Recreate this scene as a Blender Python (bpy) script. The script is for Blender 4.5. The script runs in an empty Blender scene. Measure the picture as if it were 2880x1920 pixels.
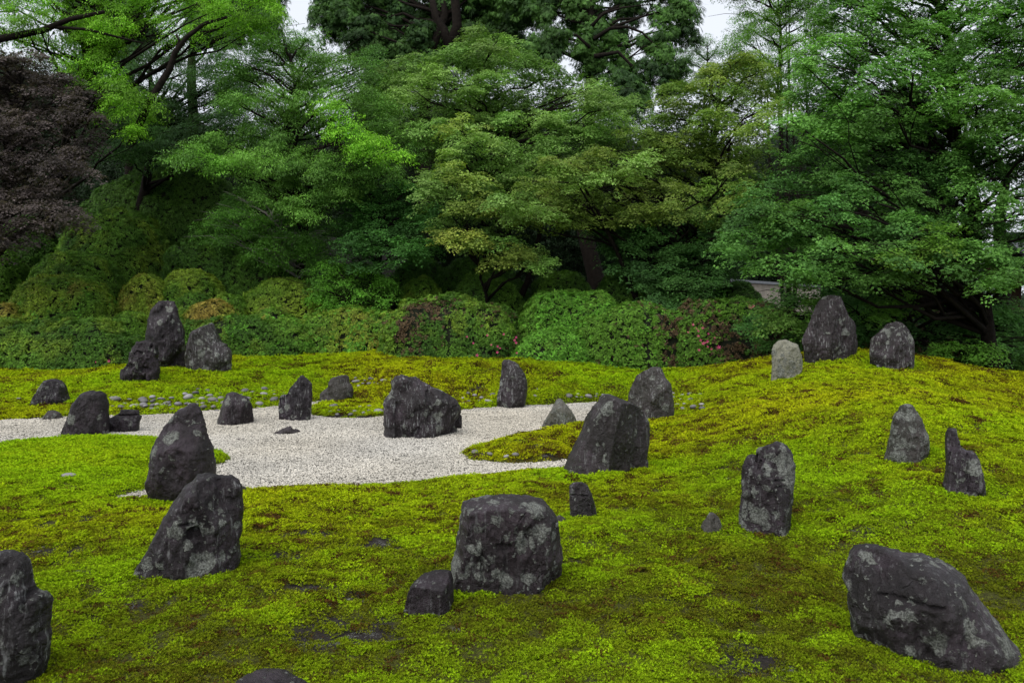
import bpy, math, random
import numpy as np
from mathutils import Vector, Matrix
from mathutils.geometry import delaunay_2d_cdt

R = math.radians
scene = bpy.context.scene
random.seed(7)
RNG = np.random.default_rng(7)

# ------------------------------------------------------------------ camera
H = 2.1
PITCH = R(2.63)
FPX = 2240.0                       # focal length in pixels of a 2880 px wide frame
cam_d = bpy.data.cameras.new('camera')
cam_d.sensor_width = 36.0
cam_d.lens = 36.0 * FPX / 2880.0
cam_d.clip_start = 0.1
cam_d.clip_end = 2000
cam = bpy.data.objects.new('camera', cam_d)
scene.collection.objects.link(cam)
cam.location = (0, 0, H)
cam.rotation_euler = (math.pi / 2 - PITCH, 0, 0)
scene.camera = cam

# ------------------------------------------------------------------ sky and sun
SUN_EL, SUN_AZ = R(56), R(-148)     # high, over the viewer's left shoulder
world = bpy.data.worlds.new('World')
scene.world = world
world.use_nodes = True
wn = world.node_tree
wn.nodes.clear()
sky = wn.nodes.new('ShaderNodeTexSky')
sky.sky_type = 'NISHITA'
sky.sun_disc = False
sky.sun_elevation = SUN_EL
sky.sun_rotation = SUN_AZ
sky.altitude = 0
sky.air_density = 1.0
sky.dust_density = 2.0
sky.ozone_density = 1.0
hs = wn.nodes.new('ShaderNodeHueSaturation')
hs.inputs['Saturation'].default_value = 0.22
bg = wn.nodes.new('ShaderNodeBackground')
bg.inputs['Strength'].default_value = 0.15
wo = wn.nodes.new('ShaderNodeOutputWorld')
wn.links.new(sky.outputs[0], hs.inputs['Color'])
# high cloud: the blue sky seen through an even pale overcast
cl = wn.nodes.new('ShaderNodeMix')
cl.data_type = 'RGBA'
cl.inputs[0].default_value = 0.85
cl.inputs[7].default_value = (3.3, 3.5, 3.85, 1)
wn.links.new(hs.outputs[0], cl.inputs[6])
wn.links.new(cl.outputs[2], bg.inputs['Color'])
wn.links.new(bg.outputs[0], wo.inputs['Surface'])

sun_d = bpy.data.lights.new('sun', 'SUN')
sun_d.energy = 1.5
sun_d.angle = R(60)
sun_d.color = (1.0, 0.97, 0.93)
sun = bpy.data.objects.new('sun', sun_d)
scene.collection.objects.link(sun)
sdir = Vector((math.sin(SUN_AZ) * math.cos(SUN_EL), math.cos(SUN_AZ) * math.cos(SUN_EL), math.sin(SUN_EL)))
sun.rotation_euler = sdir.to_track_quat('Z', 'Y').to_euler()

vs = scene.view_settings
vs.view_transform = 'Standard'
vs.look = 'None'
vs.gamma = 1
vs.use_curve_mapping = False
vs.exposure = 0.85
cy = scene.cycles
cy.max_bounces = 5
cy.diffuse_bounces = 3
cy.glossy_bounces = 2
cy.transmission_bounces = 3
cy.transparent_max_bounces = 4
cy.caustics_reflective = False
cy.caustics_refractive = False

# ------------------------------------------------------------------ picture <-> place
FWD = np.array([0, math.cos(PITCH), -math.sin(PITCH)])
UP = np.array([0, math.sin(PITCH), math.cos(PITCH)])
RT = np.array([1.0, 0, 0])


def ray(px, py):
    u = (px - 1440.0) / FPX
    v = (py - 960.0) / FPX
    return FWD + RT * u - UP * v


def at(px, py, Y):
    d = ray(px, py)
    t = Y / d[1]
    return np.array([d[0] * t, Y, H + d[2] * t])


def on_z(px, py, z=0.0):
    d = ray(px, py)
    t = (z - H) / d[2]
    return np.array([d[0] * t, d[1] * t, z])


# ------------------------------------------------------------------ noise
def _h(i, j, k, s):
    n = (i * 374761393 + j * 668265263 + k * 2147483647 + s * 974711) & 0xffffffff
    n = ((n ^ (n >> 13)) * 1274126177) & 0xffffffff
    return ((n ^ (n >> 16)) & 0xffff) / 65535.0 * 2 - 1


def noise(x, y, z=0.0, s=0):
    x, y, z = np.broadcast_arrays(np.asarray(x, float), np.asarray(y, float), np.asarray(z, float))
    xi, yi, zi = np.floor(x).astype(np.int64), np.floor(y).astype(np.int64), np.floor(z).astype(np.int64)
    fx, fy, fz = x - xi, y - yi, z - zi
    fx, fy, fz = [f * f * f * (f * (f * 6 - 15) + 10) for f in (fx, fy, fz)]
    r = 0
    for a in (0, 1):
        wa = fx if a else 1 - fx
        for b in (0, 1):
            wb = fy if b else 1 - fy
            for c in (0, 1):
                wc = fz if c else 1 - fz
                r = r + _h(xi + a, yi + b, zi + c, s) * wa * wb * wc
    return r


def fbm(x, y, z=0.0, o=4, s=0, g=0.5):
    r, a, f = 0, 1.0, 1.0
    for i in range(o):
        r = r + a * noise(x * f, y * f, np.asarray(z) * f, s + i * 17)
        a *= g
        f *= 2.03
    return r


def smooth(t):
    t = np.clip(t, 0, 1)
    return t * t * (3 - 2 * t)


# ------------------------------------------------------------------ the gravel stream (outline picked on the flat ground)
GRAVEL_PX = [(-420, 1200), (0, 1183), (60, 1180), (130, 1178), (192, 1174), (300, 1171), (397, 1170), (480, 1166), (572, 1157),
             (610, 1155), (660, 1153), (715, 1150), (782, 1142), (830, 1138), (876, 1132), (907, 1128), (960, 1120), (985, 1124), (950, 1130),
             (907, 1136), (885, 1147), (868, 1160), (880, 1171), (935, 1176), (1010, 1177), (1080, 1173), (1180, 1166), (1291, 1156),
             (1397, 1146), (1475, 1141), (1550, 1139), (1595, 1136), (1680, 1131), (1760, 1134), (1770, 1150), (1740, 1172),
             (1690, 1186), (1647, 1193), (1600, 1202), (1525, 1216), (1450, 1228), (1400, 1243), (1350, 1261), (1322, 1269),
             (1300, 1277), (1312, 1287), (1332, 1297), (1375, 1302), (1437, 1307), (1500, 1303), (1588, 1295), (1650, 1290),
             (1650, 1312), (1587, 1326), (1540, 1332), (1480, 1337), (1400, 1346), (1300, 1352), (1200, 1361), (1075, 1373),
             (1000, 1372), (885, 1375), (760, 1384), (680, 1390), (600, 1398), (500, 1404), (425, 1407), (380, 1411), (330, 1414),
             (300, 1412), (330, 1401), (367, 1390), (412, 1372), (500, 1345), (604, 1317), (640, 1304), (649, 1292), (640, 1282), (604, 1275),
             (540, 1255), (442, 1238), (360, 1237), (302, 1238), (175, 1242), (87, 1247), (0, 1256), (-420, 1290)]
GP = np.array([on_z(a, b)[:2] for a, b in GRAVEL_PX])


def gravel_sdf(x, y):
    """metres to the edge of the gravel: positive on the moss, negative on the gravel."""
    p = np.stack([np.ravel(x), np.ravel(y)], -1)
    # edge wobble
    p = p + 0.05 * np.stack([noise(p[:, 0] * 3, p[:, 1] * 3, 0, 3), noise(p[:, 0] * 3, p[:, 1] * 3, 5, 4)], -1)
    best = np.full(len(p), 1e9)
    ins = np.zeros(len(p), bool)
    n = len(GP)
    for i in range(n):
        a, b = GP[i], GP[(i + 1) % n]
        ab = b - a
        t = np.clip(((p - a) @ ab) / (ab @ ab), 0, 1)
        q = a + t[:, None] * ab
        best = np.minimum(best, ((p - q) ** 2).sum(1))
        c = (a[1] > p[:, 1]) != (b[1] > p[:, 1])
        xx = (b[0] - a[0]) * (p[:, 1] - a[1]) / ((b[1] - a[1]) + 1e-12) + a[0]
        ins ^= c & (p[:, 0] < xx)
    d = np.sqrt(best)
    d[ins] *= -1
    return d.reshape(np.shape(x))


# ------------------------------------------------------------------ terrain height: thin plate spline through picked points (px, py, z)
CP = [  # foreground
    (100, 1880, .0), (700, 1880, .0), (1500, 1850, .0), (2200, 1850, .02), (2800, 1850, -.10), (2600, 1900, -.06), (500, 1640, .03), (1000, 1600, .03),
    (1400, 1700, .02), (2000, 1600, .07), (2500, 1540, .14), (2830, 1560, .15), (250, 1480, .05), (900, 1430, .05), (1500, 1400, .07),
    (1900, 1400, .10), (2130, 1503, .12), (1720, 1345, .10), (2450, 1420, .24), (2650, 1400, .30), (2860, 1400, .34),
    (1800, 1290, .14), (2100, 1280, .28), (2400, 1300, .42), (2600, 1290, .50), (2860, 1250, .56),
    (1850, 1180, .18), (2050, 1150, .42), (2300, 1150, .70), (2600, 1130, .84), (2860, 1180, .50),
    # left island and right islet
    (60, 1300, .15), (200, 1290, .17), (330, 1310, .15), (250, 1350, .12), (100, 1400, .08), (1480, 1250, .10), (1580, 1240, .16), (1700, 1230, .14),
    # far bank
    (40, 1140, .12), (180, 1142, .12), (350, 1120, .22), (600, 1110, .20), (830, 1100, .20), (1000, 1130, .10), (1250, 1120, .12), (1500, 1115, .12),
    (1700, 1105, .18), (60, 1090, .35), (400, 1075, .42), (600, 1052, .50), (900, 1040, .52), (1200, 1060, .50), (1350, 1050, .56), (1560, 1080, .42), (1750, 1080, .34),
    (1900, 1110, .28), (2000, 1080, .50)]
CPY = [  # px, py, distance in y
    (0, 1056, 19.5), (300, 1016, 21.0), (700, 1010, 21.5), (900, 1000, 22.0), (1060, 995, 21.8), (1180, 1004, 21.6), (1300, 1024, 19.6), (1430, 1027, 18.8), (1560, 1038, 18.6), (1700, 1052, 18.8),
    (1820, 1056, 19.4), (1960, 1049, 17.6), (2100, 1030, 16.6), (2180, 1018, 16.3), (2330, 1001, 16.2), (2500, 1000, 16.0), (2600, 1016, 15.8), (2700, 1050, 15.2), (2800, 1106, 14.2), (2900, 1160, 13.2),
    (2170, 1068, 14.4), (2290, 1026, 15.4), (2500, 1038, 15.0)]
_pts = [on_z(a, b, z) for a, b, z in CP] + [at(a, b, Y) for a, b, Y in CPY]
_pts += [np.array(p, float) for p in [
    # behind the mounds (x, y, z)
    (-1, 24, .45), (2.5, 24, .45), (6, 23, .45), (8, 19.8, .40), (11, 19.5, .35), (14, 18, .25), (12, 15.5, .35), (16, 13, .2), (14, 9, .3), (10, 6.5, .3), (18, 22, .2), (8, 6, .25),
    (4, 30, .6), (14, 30, .2), (26, 30, .1), (26, 12, .1), (10, 2, .1), (-10, 3, .0), (-12, 9, .1), (0, 1, .0), (-16, 14, .2), (-17, 18, .5),
    # planted bank rising on the left
    (-13, 21.5, .9), (-9, 23, 1.1), (-5, 24, 1.0), (-14, 25, 2.5), (-10, 26, 2.7), (-6, 26.5, 2.2), (-2, 27, 1.3), (-13, 29, 4.3), (-9, 30, 4.6), (-5, 30, 3.6), (-1, 31, 2.0),
    (-12, 34, 5.2), (-6, 36, 4.6), (-20, 30, 4.5), (-22, 22, 2.0), (2, 40, 1.5), (-28, 40, 4.0), (-10, 46, 4.0), (15, 42, .3), (35, 40, .2)]]
_pts = np.array(_pts)
_n = len(_pts)


def _U(r2):
    return 0.5 * r2 * np.log(r2 + 1e-9)


_d2 = ((_pts[:, None, :2] - _pts[None, :, :2]) ** 2).sum(-1)
_A = np.zeros((_n + 3, _n + 3))
_A[:_n, :_n] = _U(_d2) + np.eye(_n) * 0.15
_A[:_n, _n] = 1
_A[:_n, _n + 1:] = _pts[:, :2]
_A[_n:, :_n] = _A[:_n, _n:].T
_w = np.linalg.solve(_A, np.concatenate([_pts[:, 2], np.zeros(3)]))


def tps(x, y):
    X = np.clip(np.ravel(x), -34, 38)
    Y = np.clip(np.ravel(y), 0.5, 48)
    out = np.empty(len(X))
    for i in range(0, len(X), 40000):
        a, b = X[i:i + 40000], Y[i:i + 40000]
        r2 = (a[:, None] - _pts[None, :, 0]) ** 2 + (b[:, None] - _pts[None, :, 1]) ** 2
        out[i:i + 40000] = _U(r2) @ _w[:_n] + _w[_n] + _w[_n + 1] * a + _w[_n + 2] * b
    return out.reshape(np.shape(x))


def height(x, y, rough=True):
    x = np.asarray(x, float)
    y = np.asarray(y, float)
    d = gravel_sdf(x, y)
    t = np.maximum(tps(x, y), 0.0)
    h = t * (1 - np.exp(-np.maximum(d, 0) / 0.45)) + 0.045 * smooth(d / 0.10)
    if rough:
        h = h + smooth(d / 0.5) * (0.045 * fbm(x * 1.1, y * 1.6, 0, 3, 11) + 0.014 * noise(x * 4.5, y * 4.5, 0, 21))
    return np.where(d < 0, -0.07 * smooth(-d / 0.12), h)


_T = np.concatenate([np.arange(3.5, 12, .02), np.arange(12, 40, .04)])


def march(px, py, lift=0.0):
    """where the line of sight through a pixel meets the ground."""
    d = ray(px, py)
    d = d / d[1]
    x, y, z = d[0] * _T, _T, H + d[2] * _T
    m = np.abs(x) < 60
    h = np.maximum(height(x, y, False), 0.0) + lift
    k = np.nonzero((z < h) & m)[0]
    if len(k) == 0:
        return at(px, py, 24.0)
    return np.array([x[k[0]], y[k[0]], h[k[0]]])


# ------------------------------------------------------------------ helpers for objects
def link(o):
    scene.collection.objects.link(o)
    return o


def tag(o, label=None, cat=None, group=None, kind=None):
    if label:
        o['label'] = label
    if cat:
        o['category'] = cat
    if group:
        o['group'] = group
    if kind:
        o['kind'] = kind
    return o


def mesh_obj(name, verts, faces, mat=None, parent=None, shade=True):
    me = bpy.data.meshes.new(name)
    verts = np.asarray(verts, float)
    me.from_pydata(verts.tolist(), [], [list(map(int, f)) for f in faces])
    if mat:
        me.materials.append(mat)
    me.polygons.foreach_set('use_smooth', [shade] * len(me.polygons))
    me.update()
    o = bpy.data.objects.new(name, me)
    link(o)
    if parent:
        o.parent = parent
    return o


def empty(name, loc=(0, 0, 0)):
    o = bpy.data.objects.new(name, None)
    o.location = [float(v) for v in loc]
    o.empty_display_size = 0.3
    return link(o)


def tube(path, radii, seg=7, wob=0.0, seed=0):
    """tapered limb along a path; returns verts, faces"""
    path = np.asarray(path, float)
    rr = np.random.default_rng(seed)
    V, F = [], []
    n = len(path)
    for i in range(n):
        t = path[min(i + 1, n - 1)] - path[max(i - 1, 0)]
        t = t / (np.linalg.norm(t) + 1e-9)
        a = np.cross(t, [0.31, 0.77, 0.55])
        a /= np.linalg.norm(a) + 1e-9
        b = np.cross(t, a)
        for k in range(seg):
            th = 2 * math.pi * k / seg
            r = radii[i] * (1 + wob * rr.uniform(-1, 1))
            V.append(path[i] + r * (math.cos(th) * a + math.sin(th) * b))
    for i in range(n - 1):
        for k in range(seg):
            k2 = (k + 1) % seg
            F.append((i * seg + k, i * seg + k2, (i + 1) * seg + k2, (i + 1) * seg + k))
    F.append(tuple(range(seg))[::-1])
    F.append(tuple((n - 1) * seg + k for k in range(seg)))
    return V, F


def join(parts):
    V, F = [], []
    for v, f in parts:
        o = len(V)
        V.extend(v)
        F.extend([tuple(i + o for i in q) for q in f])
    return V, F


# ------------------------------------------------------------------ materials
def new_mat(name):
    m = bpy.data.materials.new(name)
    m.use_nodes = True
    nt = m.node_tree
    nt.nodes.clear()
    out = nt.nodes.new('ShaderNodeOutputMaterial')
    return m, nt, out


def N(nt, t, **kw):
    n = nt.nodes.new(t)
    for k, v in kw.items():
        if k.startswith('i_'):
            n.inputs[k[2:].replace('_', ' ')].default_value = v
        else:
            setattr(n, k, v)
    return n


def ramp(nt, fac, stops, interp='LINEAR'):
    r = nt.nodes.new('ShaderNodeValToRGB')
    cr = r.color_ramp
    cr.interpolation = interp
    while len(cr.elements) < len(stops):
        cr.elements.new(0.5)
    for e, (p, c) in zip(cr.elements, stops):
        e.position = p
        e.color = (*c, 1) if len(c) == 3 else c
    nt.links.new(fac, r.inputs[0])
    return r.outputs[0]


def mixc(nt, fac, a, b, mode='MIX'):
    m = nt.nodes.new('ShaderNodeMix')
    m.data_type = 'RGBA'
    m.blend_type = mode
    for sock, v in ((m.inputs[0], fac), (m.inputs[6], a), (m.inputs[7], b)):
        if isinstance(v, bpy.types.NodeSocket):
            nt.links.new(v, sock)
        elif isinstance(v, (int, float)):
            sock.default_value = v
        else:
            sock.default_value = (*v, 1)
    return m.outputs[2]


def mth(nt, op, a, b=None, clamp=False):
    m = nt.nodes.new('ShaderNodeMath')
    m.operation = op
    m.use_clamp = clamp
    for sock, v in zip(m.inputs, (a, b)):
        if v is None:
            continue
        if isinstance(v, bpy.types.NodeSocket):
            nt.links.new(v, sock)
        else:
            sock.default_value = v
    return m.outputs[0]


def tex_noise(nt, vec, scale, detail=4, rough=0.55, dist=0.0):
    n = nt.nodes.new('ShaderNodeTexNoise')
    n.inputs['Scale'].default_value = scale
    n.inputs['Detail'].default_value = detail
    n.inputs['Roughness'].default_value = rough
    n.inputs['Distortion'].default_value = dist
    nt.links.new(vec, n.inputs['Vector'])
    return n.outputs['Fac']


def leaf_material(name, rough=0.45, trans=0.3, spec=0.4, vary=0.7):
    """colour comes from the sprig it belongs to (instance attribute col) and varies leaf by leaf (v)"""
    m, nt, out = new_mat(name)
    a = N(nt, 'ShaderNodeAttribute', attribute_type='INSTANCER', attribute_name='col')
    v = N(nt, 'ShaderNodeAttribute', attribute_type='GEOMETRY', attribute_name='v')
    k = mth(nt, 'MULTIPLY_ADD', v.outputs['Fac'], vary)
    nt.nodes[-1].inputs[2].default_value = 1 - vary / 2
    c = nt.nodes.new('ShaderNodeVectorMath')
    c.operation = 'SCALE'
    nt.links.new(a.outputs['Color'], c.inputs[0])
    nt.links.new(k, c.inputs['Scale'])
    p = N(nt, 'ShaderNodeBsdfPrincipled')
    p.inputs['Roughness'].default_value = rough
    p.inputs['Specular IOR Level'].default_value = spec
    nt.links.new(c.outputs[0], p.inputs['Base Color'])
    if trans:
        t = N(nt, 'ShaderNodeBsdfTranslucent')
        c2 = mixc(nt, 1.0, c.outputs[0], (1.15, 1.3, 0.6), 'MULTIPLY')
        nt.links.new(c2, t.inputs['Color'])
        mx = N(nt, 'ShaderNodeMixShader')
        mx.inputs[0].default_value = trans
        nt.links.new(p.outputs[0], mx.inputs[1])
        nt.links.new(t.outputs[0], mx.inputs[2])
        nt.links.new(mx.outputs[0], out.inputs[0])
    else:
        nt.links.new(p.outputs[0], out.inputs[0])
    return m


M_LEAF = leaf_material('leaf', 0.55, 0.30, 0.18)
M_AZ = leaf_material('azalea_leaf', 0.55, 0.2, 0.2, 1.2)
M_MOSS = leaf_material('moss_leaf', 0.9, 0.25, 0.05, 1.3)
M_PEB = leaf_material('gravel_stone', 0.85, 0.0, 0.3, 1.7)


def plain(name, col, rough=0.8, scale=8.0, amt=0.35, bump=0.0, obj_coord=True, spec=0.3):
    m, nt, out = new_mat(name)
    tc = N(nt, 'ShaderNodeTexCoord')
    f = tex_noise(nt, tc.outputs['Object'], scale, 6, 0.6)
    lo = tuple(c * (1 - amt) for c in col)
    hi = tuple(c * (1 + amt) for c in col)
    c = ramp(nt, f, [(0.3, lo), (0.7, hi)])
    p = N(nt, 'ShaderNodeBsdfPrincipled')
    p.inputs['Roughness'].default_value = rough
    p.inputs['Specular IOR Level'].default_value = spec
    nt.links.new(c, p.inputs['Base Color'])
    if bump:
        b = N(nt, 'ShaderNodeBump')
        b.inputs['Strength'].default_value = 0.8
        b.inputs['Distance'].default_value = bump
        nt.links.new(tex_noise(nt, tc.outputs['Object'], scale * 3, 8, 0.65), b.inputs['Height'])
        nt.links.new(b.outputs[0], p.inputs['Normal'])
    nt.links.new(p.outputs[0], out.inputs[0])
    return m


M_CORE = plain('twigs_and_inner_shade', (0.010, 0.013, 0.005), 0.95, 14, 0.5)  # near-black core: inner twigs, with the shade between leaves in its colour
M_BARK = plain('dark_bark', (0.013, 0.010, 0.008), 0.95, 10, 0.5, 0.02, spec=.1)
M_BARKG = plain('mossy_bark', (0.035, 0.050, 0.015), 0.9, 6, 0.6, 0.02)
M_BARKP = plain('grey_bark', (0.16, 0.15, 0.13), 0.85, 12, 0.5, 0.01)
M_BED = plain('gravel_bed', (0.10, 0.09, 0.075), 0.95, 60, 0.5, 0.01)
M_PLASTER = plain('plaster', (0.42, 0.36, 0.29), 0.9, 2.5, 0.25)
M_TILE = plain('roof_tile', (0.11, 0.115, 0.125), 0.55, 9, 0.3)
M_WOOD = plain('brown_timber', (0.055, 0.028, 0.018), 0.75, 12, 0.35)
M_WALK = plain('grey_path', (0.16, 0.155, 0.15), 0.9, 5, 0.25)


def ground_material():
    m, nt, out = new_mat('moss_and_soil')
    g = N(nt, 'ShaderNodeNewGeometry')
    pos = g.outputs['Position']
    big = tex_noise(nt, pos, 1.2, 5, 0.6)
    fine = tex_noise(nt, pos, 45, 6, 0.7)
    moss = ramp(nt, fine, [(0.30, (0.014, 0.012, 0.004)), (0.50, (0.040, 0.042, 0.006)), (0.72, (0.10, 0.11, 0.010))])
    soil = ramp(nt, fine, [(0.30, (0.009, 0.007, 0.006)), (0.58, (0.026, 0.021, 0.018)), (0.85, (0.10, 0.09, 0.08))])
    a = N(nt, 'ShaderNodeAttribute', attribute_name='bare')
    k = mth(nt, 'ADD', a.outputs['Fac'], mth(nt, 'MULTIPLY', mth(nt, 'SUBTRACT', fine, 0.5), 1.2))
    k = mth(nt, 'MULTIPLY', mth(nt, 'SUBTRACT', k, 0.35), 4.0, True)
    c = mixc(nt, k, moss, soil)
    p = N(nt, 'ShaderNodeBsdfPrincipled')
    p.inputs['Roughness'].default_value = 0.92
    p.inputs['Specular IOR Level'].default_value = 0.2
    nt.links.new(c, p.inputs['Base Color'])
    b = N(nt, 'ShaderNodeBump')
    b.inputs['Distance'].default_value = 0.02
    b.inputs['Strength'].default_value = 1
    nt.links.new(fine, b.inputs['Height'])
    nt.links.new(b.outputs[0], p.inputs['Normal'])
    nt.links.new(p.outputs[0], out.inputs[0])
    return m


def rock_material():
    """object colour carries: lichen cover, lightness, white streaks; alpha = warmth"""
    m, nt, out = new_mat('weathered_stone')
    tc = N(nt, 'ShaderNodeTexCoord')
    oi = N(nt, 'ShaderNodeObjectInfo')
    sep = N(nt, 'ShaderNodeSeparateColor')
    nt.links.new(oi.outputs['Color'], sep.inputs[0])
    lich, light, streak, warm = sep.outputs[0], sep.outputs[1], sep.outputs[2], oi.outputs['Alpha']
    off = N(nt, 'ShaderNodeVectorMath', operation='ADD')
    nt.links.new(tc.outputs['Object'], off.inputs[0])
    rnd = N(nt, 'ShaderNodeCombineXYZ')
    r10 = mth(nt, 'MULTIPLY', oi.outputs['Random'], 37.0)
    for i in range(3):
        nt.links.new(r10, rnd.inputs[i])
    nt.links.new(rnd.outputs[0], off.inputs[1])
    P = off.outputs[0]
    mp = N(nt, 'ShaderNodeMapping')
    mp.inputs['Scale'].default_value = (1, 1, 0.22)
    mp.inputs['Rotation'].default_value = (0.15, 0.12, 0)
    nt.links.new(P, mp.inputs[0])
    V = mp.outputs[0]
    n1 = tex_noise(nt, P, 3.0, 8, 0.62, 0.3)
    n2 = tex_noise(nt, P, 22, 8, 0.7)
    nv = tex_noise(nt, V, 16, 7, 0.65, 0.2)
    base = ramp(nt, n1, [(0.30, (0.006, 0.0045, 0.0055)), (0.50, (0.015, 0.0105, 0.0135)), (0.72, (0.052, 0.038, 0.050))])
    base = mixc(nt, mth(nt, 'MULTIPLY', mth(nt, 'SUBTRACT', nv, 0.56), 3.0, True), base, (0.055, 0.049, 0.055))
    # per-stone lightness
    lt = mixc(nt, n2, (0.08, 0.08, 0.065), (0.36, 0.35, 0.26))
    base = mixc(nt, light, base, lt)
    base = mixc(nt, mth(nt, 'MULTIPLY', warm, n1), base, (0.055, 0.035, 0.030))
    # crusty lichen: overlapping irregular rosettes broken up by fine grain
    grain = tex_noise(nt, P, 70, 5, 0.75)
    wob = N(nt, 'ShaderNodeTexNoise')
    wob.inputs['Scale'].default_value = 11
    wob.inputs['Detail'].default_value = 6
    wob.inputs['Roughness'].default_value = 0.65
    nt.links.new(P, wob.inputs['Vector'])
    wsc0 = N(nt, 'ShaderNodeVectorMath', operation='SCALE')
    wsc0.inputs['Scale'].default_value = 0.16
    nt.links.new(wob.outputs['Color'], wsc0.inputs[0])
    wad = N(nt, 'ShaderNodeVectorMath', operation='ADD')
    nt.links.new(P, wad.inputs[0])
    nt.links.new(wsc0.outputs[0], wad.inputs[1])
    region = mth(nt, 'MULTIPLY_ADD', mth(nt, 'SUBTRACT', tex_noise(nt, P, 2.3, 2, 0.5), 0.5), 2.2)
    nt.nodes[-1].inputs[2].default_value = 0.0
    amount = mth(nt, 'ADD', lich, region)
    lf = None
    for sc, r0 in ((5.0, .46), (10.0, .42), (24.0, .34)):
        vo = N(nt, 'ShaderNodeTexVoronoi')
        vo.inputs['Scale'].default_value = sc
        nt.links.new(wad.outputs[0], vo.inputs['Vector'])
        pick = N(nt, 'ShaderNodeSeparateColor')
        nt.links.new(vo.outputs['Color'], pick.inputs[0])
        gate = mth(nt, 'LESS_THAN', pick.outputs[0], amount)
        rad = mth(nt, 'MULTIPLY', mth(nt, 'ADD', pick.outputs[1], .35), r0)
        dsk = mth(nt, 'MULTIPLY', mth(nt, 'MULTIPLY', mth(nt, 'SUBTRACT', rad, vo.outputs['Distance']), 9.0, True), gate)
        lf = dsk if lf is None else mth(nt, 'MAXIMUM', lf, dsk)
    lf = mth(nt, 'MULTIPLY', lf, mth(nt, 'MULTIPLY', mth(nt, 'SUBTRACT', n2, 0.30), 6.0, True))
    lcol = ramp(nt, grain, [(0.34, (0.050, 0.052, 0.045)), (0.48, (0.17, 0.175, 0.155)), (0.66, (0.38, 0.40, 0.355))])
    c = mixc(nt, mth(nt, 'MULTIPLY', lf, 0.9), base, lcol)
    # mineral streaks running down, and white specks near the foot
    mp2 = N(nt, 'ShaderNodeMapping')
    mp2.inputs['Scale'].default_value = (1, 1, 0.10)
    mp2.inputs['Rotation'].default_value = (0.05, 0.10, 0)
    nt.links.new(P, mp2.inputs[0])
    s1 = tex_noise(nt, mp2.outputs[0], 30, 5, 0.7)
    sf = mth(nt, 'MULTIPLY', mth(nt, 'SUBTRACT', s1, 0.55), 9.0, True)
    sf = mth(nt, 'MULTIPLY', mth(nt, 'MULTIPLY', sf, mth(nt, 'MULTIPLY', mth(nt, 'SUBTRACT', n1, 0.38), 5.0, True)), streak)
    c = mixc(nt, sf, c, (0.38, 0.39, 0.38))
    sp = mth(nt, 'MULTIPLY', mth(nt, 'SUBTRACT', grain, 0.68), 12.0, True)
    sp = mth(nt, 'MULTIPLY', sp, mth(nt, 'ADD', mth(nt, 'MULTIPLY', streak, 0.6), 0.1))
    c = mixc(nt, sp, c, (0.24, 0.24, 0.22))
    p = N(nt, 'ShaderNodeBsdfPrincipled')
    p.inputs['Specular IOR Level'].default_value = 0.32
    rg = ramp(nt, n2, [(0.3, (0.42,) * 3), (0.7, (0.70,) * 3)])
    rg2 = mixc(nt, lf, rg, (0.95, 0.95, 0.95))
    nt.links.new(rg2, p.inputs['Roughness'])
    nt.links.new(c, p.inputs['Base Color'])
    hgt = mth(nt, 'ADD', mth(nt, 'MULTIPLY', n1, 0.8), mth(nt, 'ADD', mth(nt, 'MULTIPLY', n2, 0.45), mth(nt, 'MULTIPLY', nv, 0.7)))
    hgt = mth(nt, 'ADD', hgt, mth(nt, 'MULTIPLY', mth(nt, 'MULTIPLY', lf, grain), 0.5))
    ck = N(nt, 'ShaderNodeTexVoronoi', feature='DISTANCE_TO_EDGE')
    ck.inputs['Scale'].default_value = 2.6
    wv = N(nt, 'ShaderNodeVectorMath', operation='ADD')
    nt.links.new(V, wv.inputs[0])
    wn2 = N(nt, 'ShaderNodeTexNoise')
    wn2.inputs['Scale'].default_value = 5
    wn2.inputs['Detail'].default_value = 5
    nt.links.new(P, wn2.inputs['Vector'])
    wsc = N(nt, 'ShaderNodeVectorMath', operation='SCALE')
    wsc.inputs['Scale'].default_value = .5
    nt.links.new(wn2.outputs['Color'], wsc.inputs[0])
    nt.links.new(wsc.outputs[0], wv.inputs[1])
    nt.links.new(wv.outputs[0], ck.inputs['Vector'])
    crack = mth(nt, 'MAXIMUM', mth(nt, 'MULTIPLY', ck.outputs['Distance'], 22.0, True), mth(nt, 'MULTIPLY', mth(nt, 'SUBTRACT', tex_noise(nt, P, 2.2, 2), .42), 12.0, True))
    hgt = mth(nt, 'ADD', hgt, mth(nt, 'MULTIPLY', crack, .22))
    b = N(nt, 'ShaderNodeBump')
    b.inputs['Distance'].default_value = 0.06
    b.inputs['Strength'].default_value = 1.0
    nt.links.new(hgt, b.inputs['Height'])
    nt.links.new(b.outputs[0], p.inputs['Normal'])
    nt.links.new(p.outputs[0], out.inputs[0])
    return m


M_GROUND = ground_material()
M_ROCK = rock_material()


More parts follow.
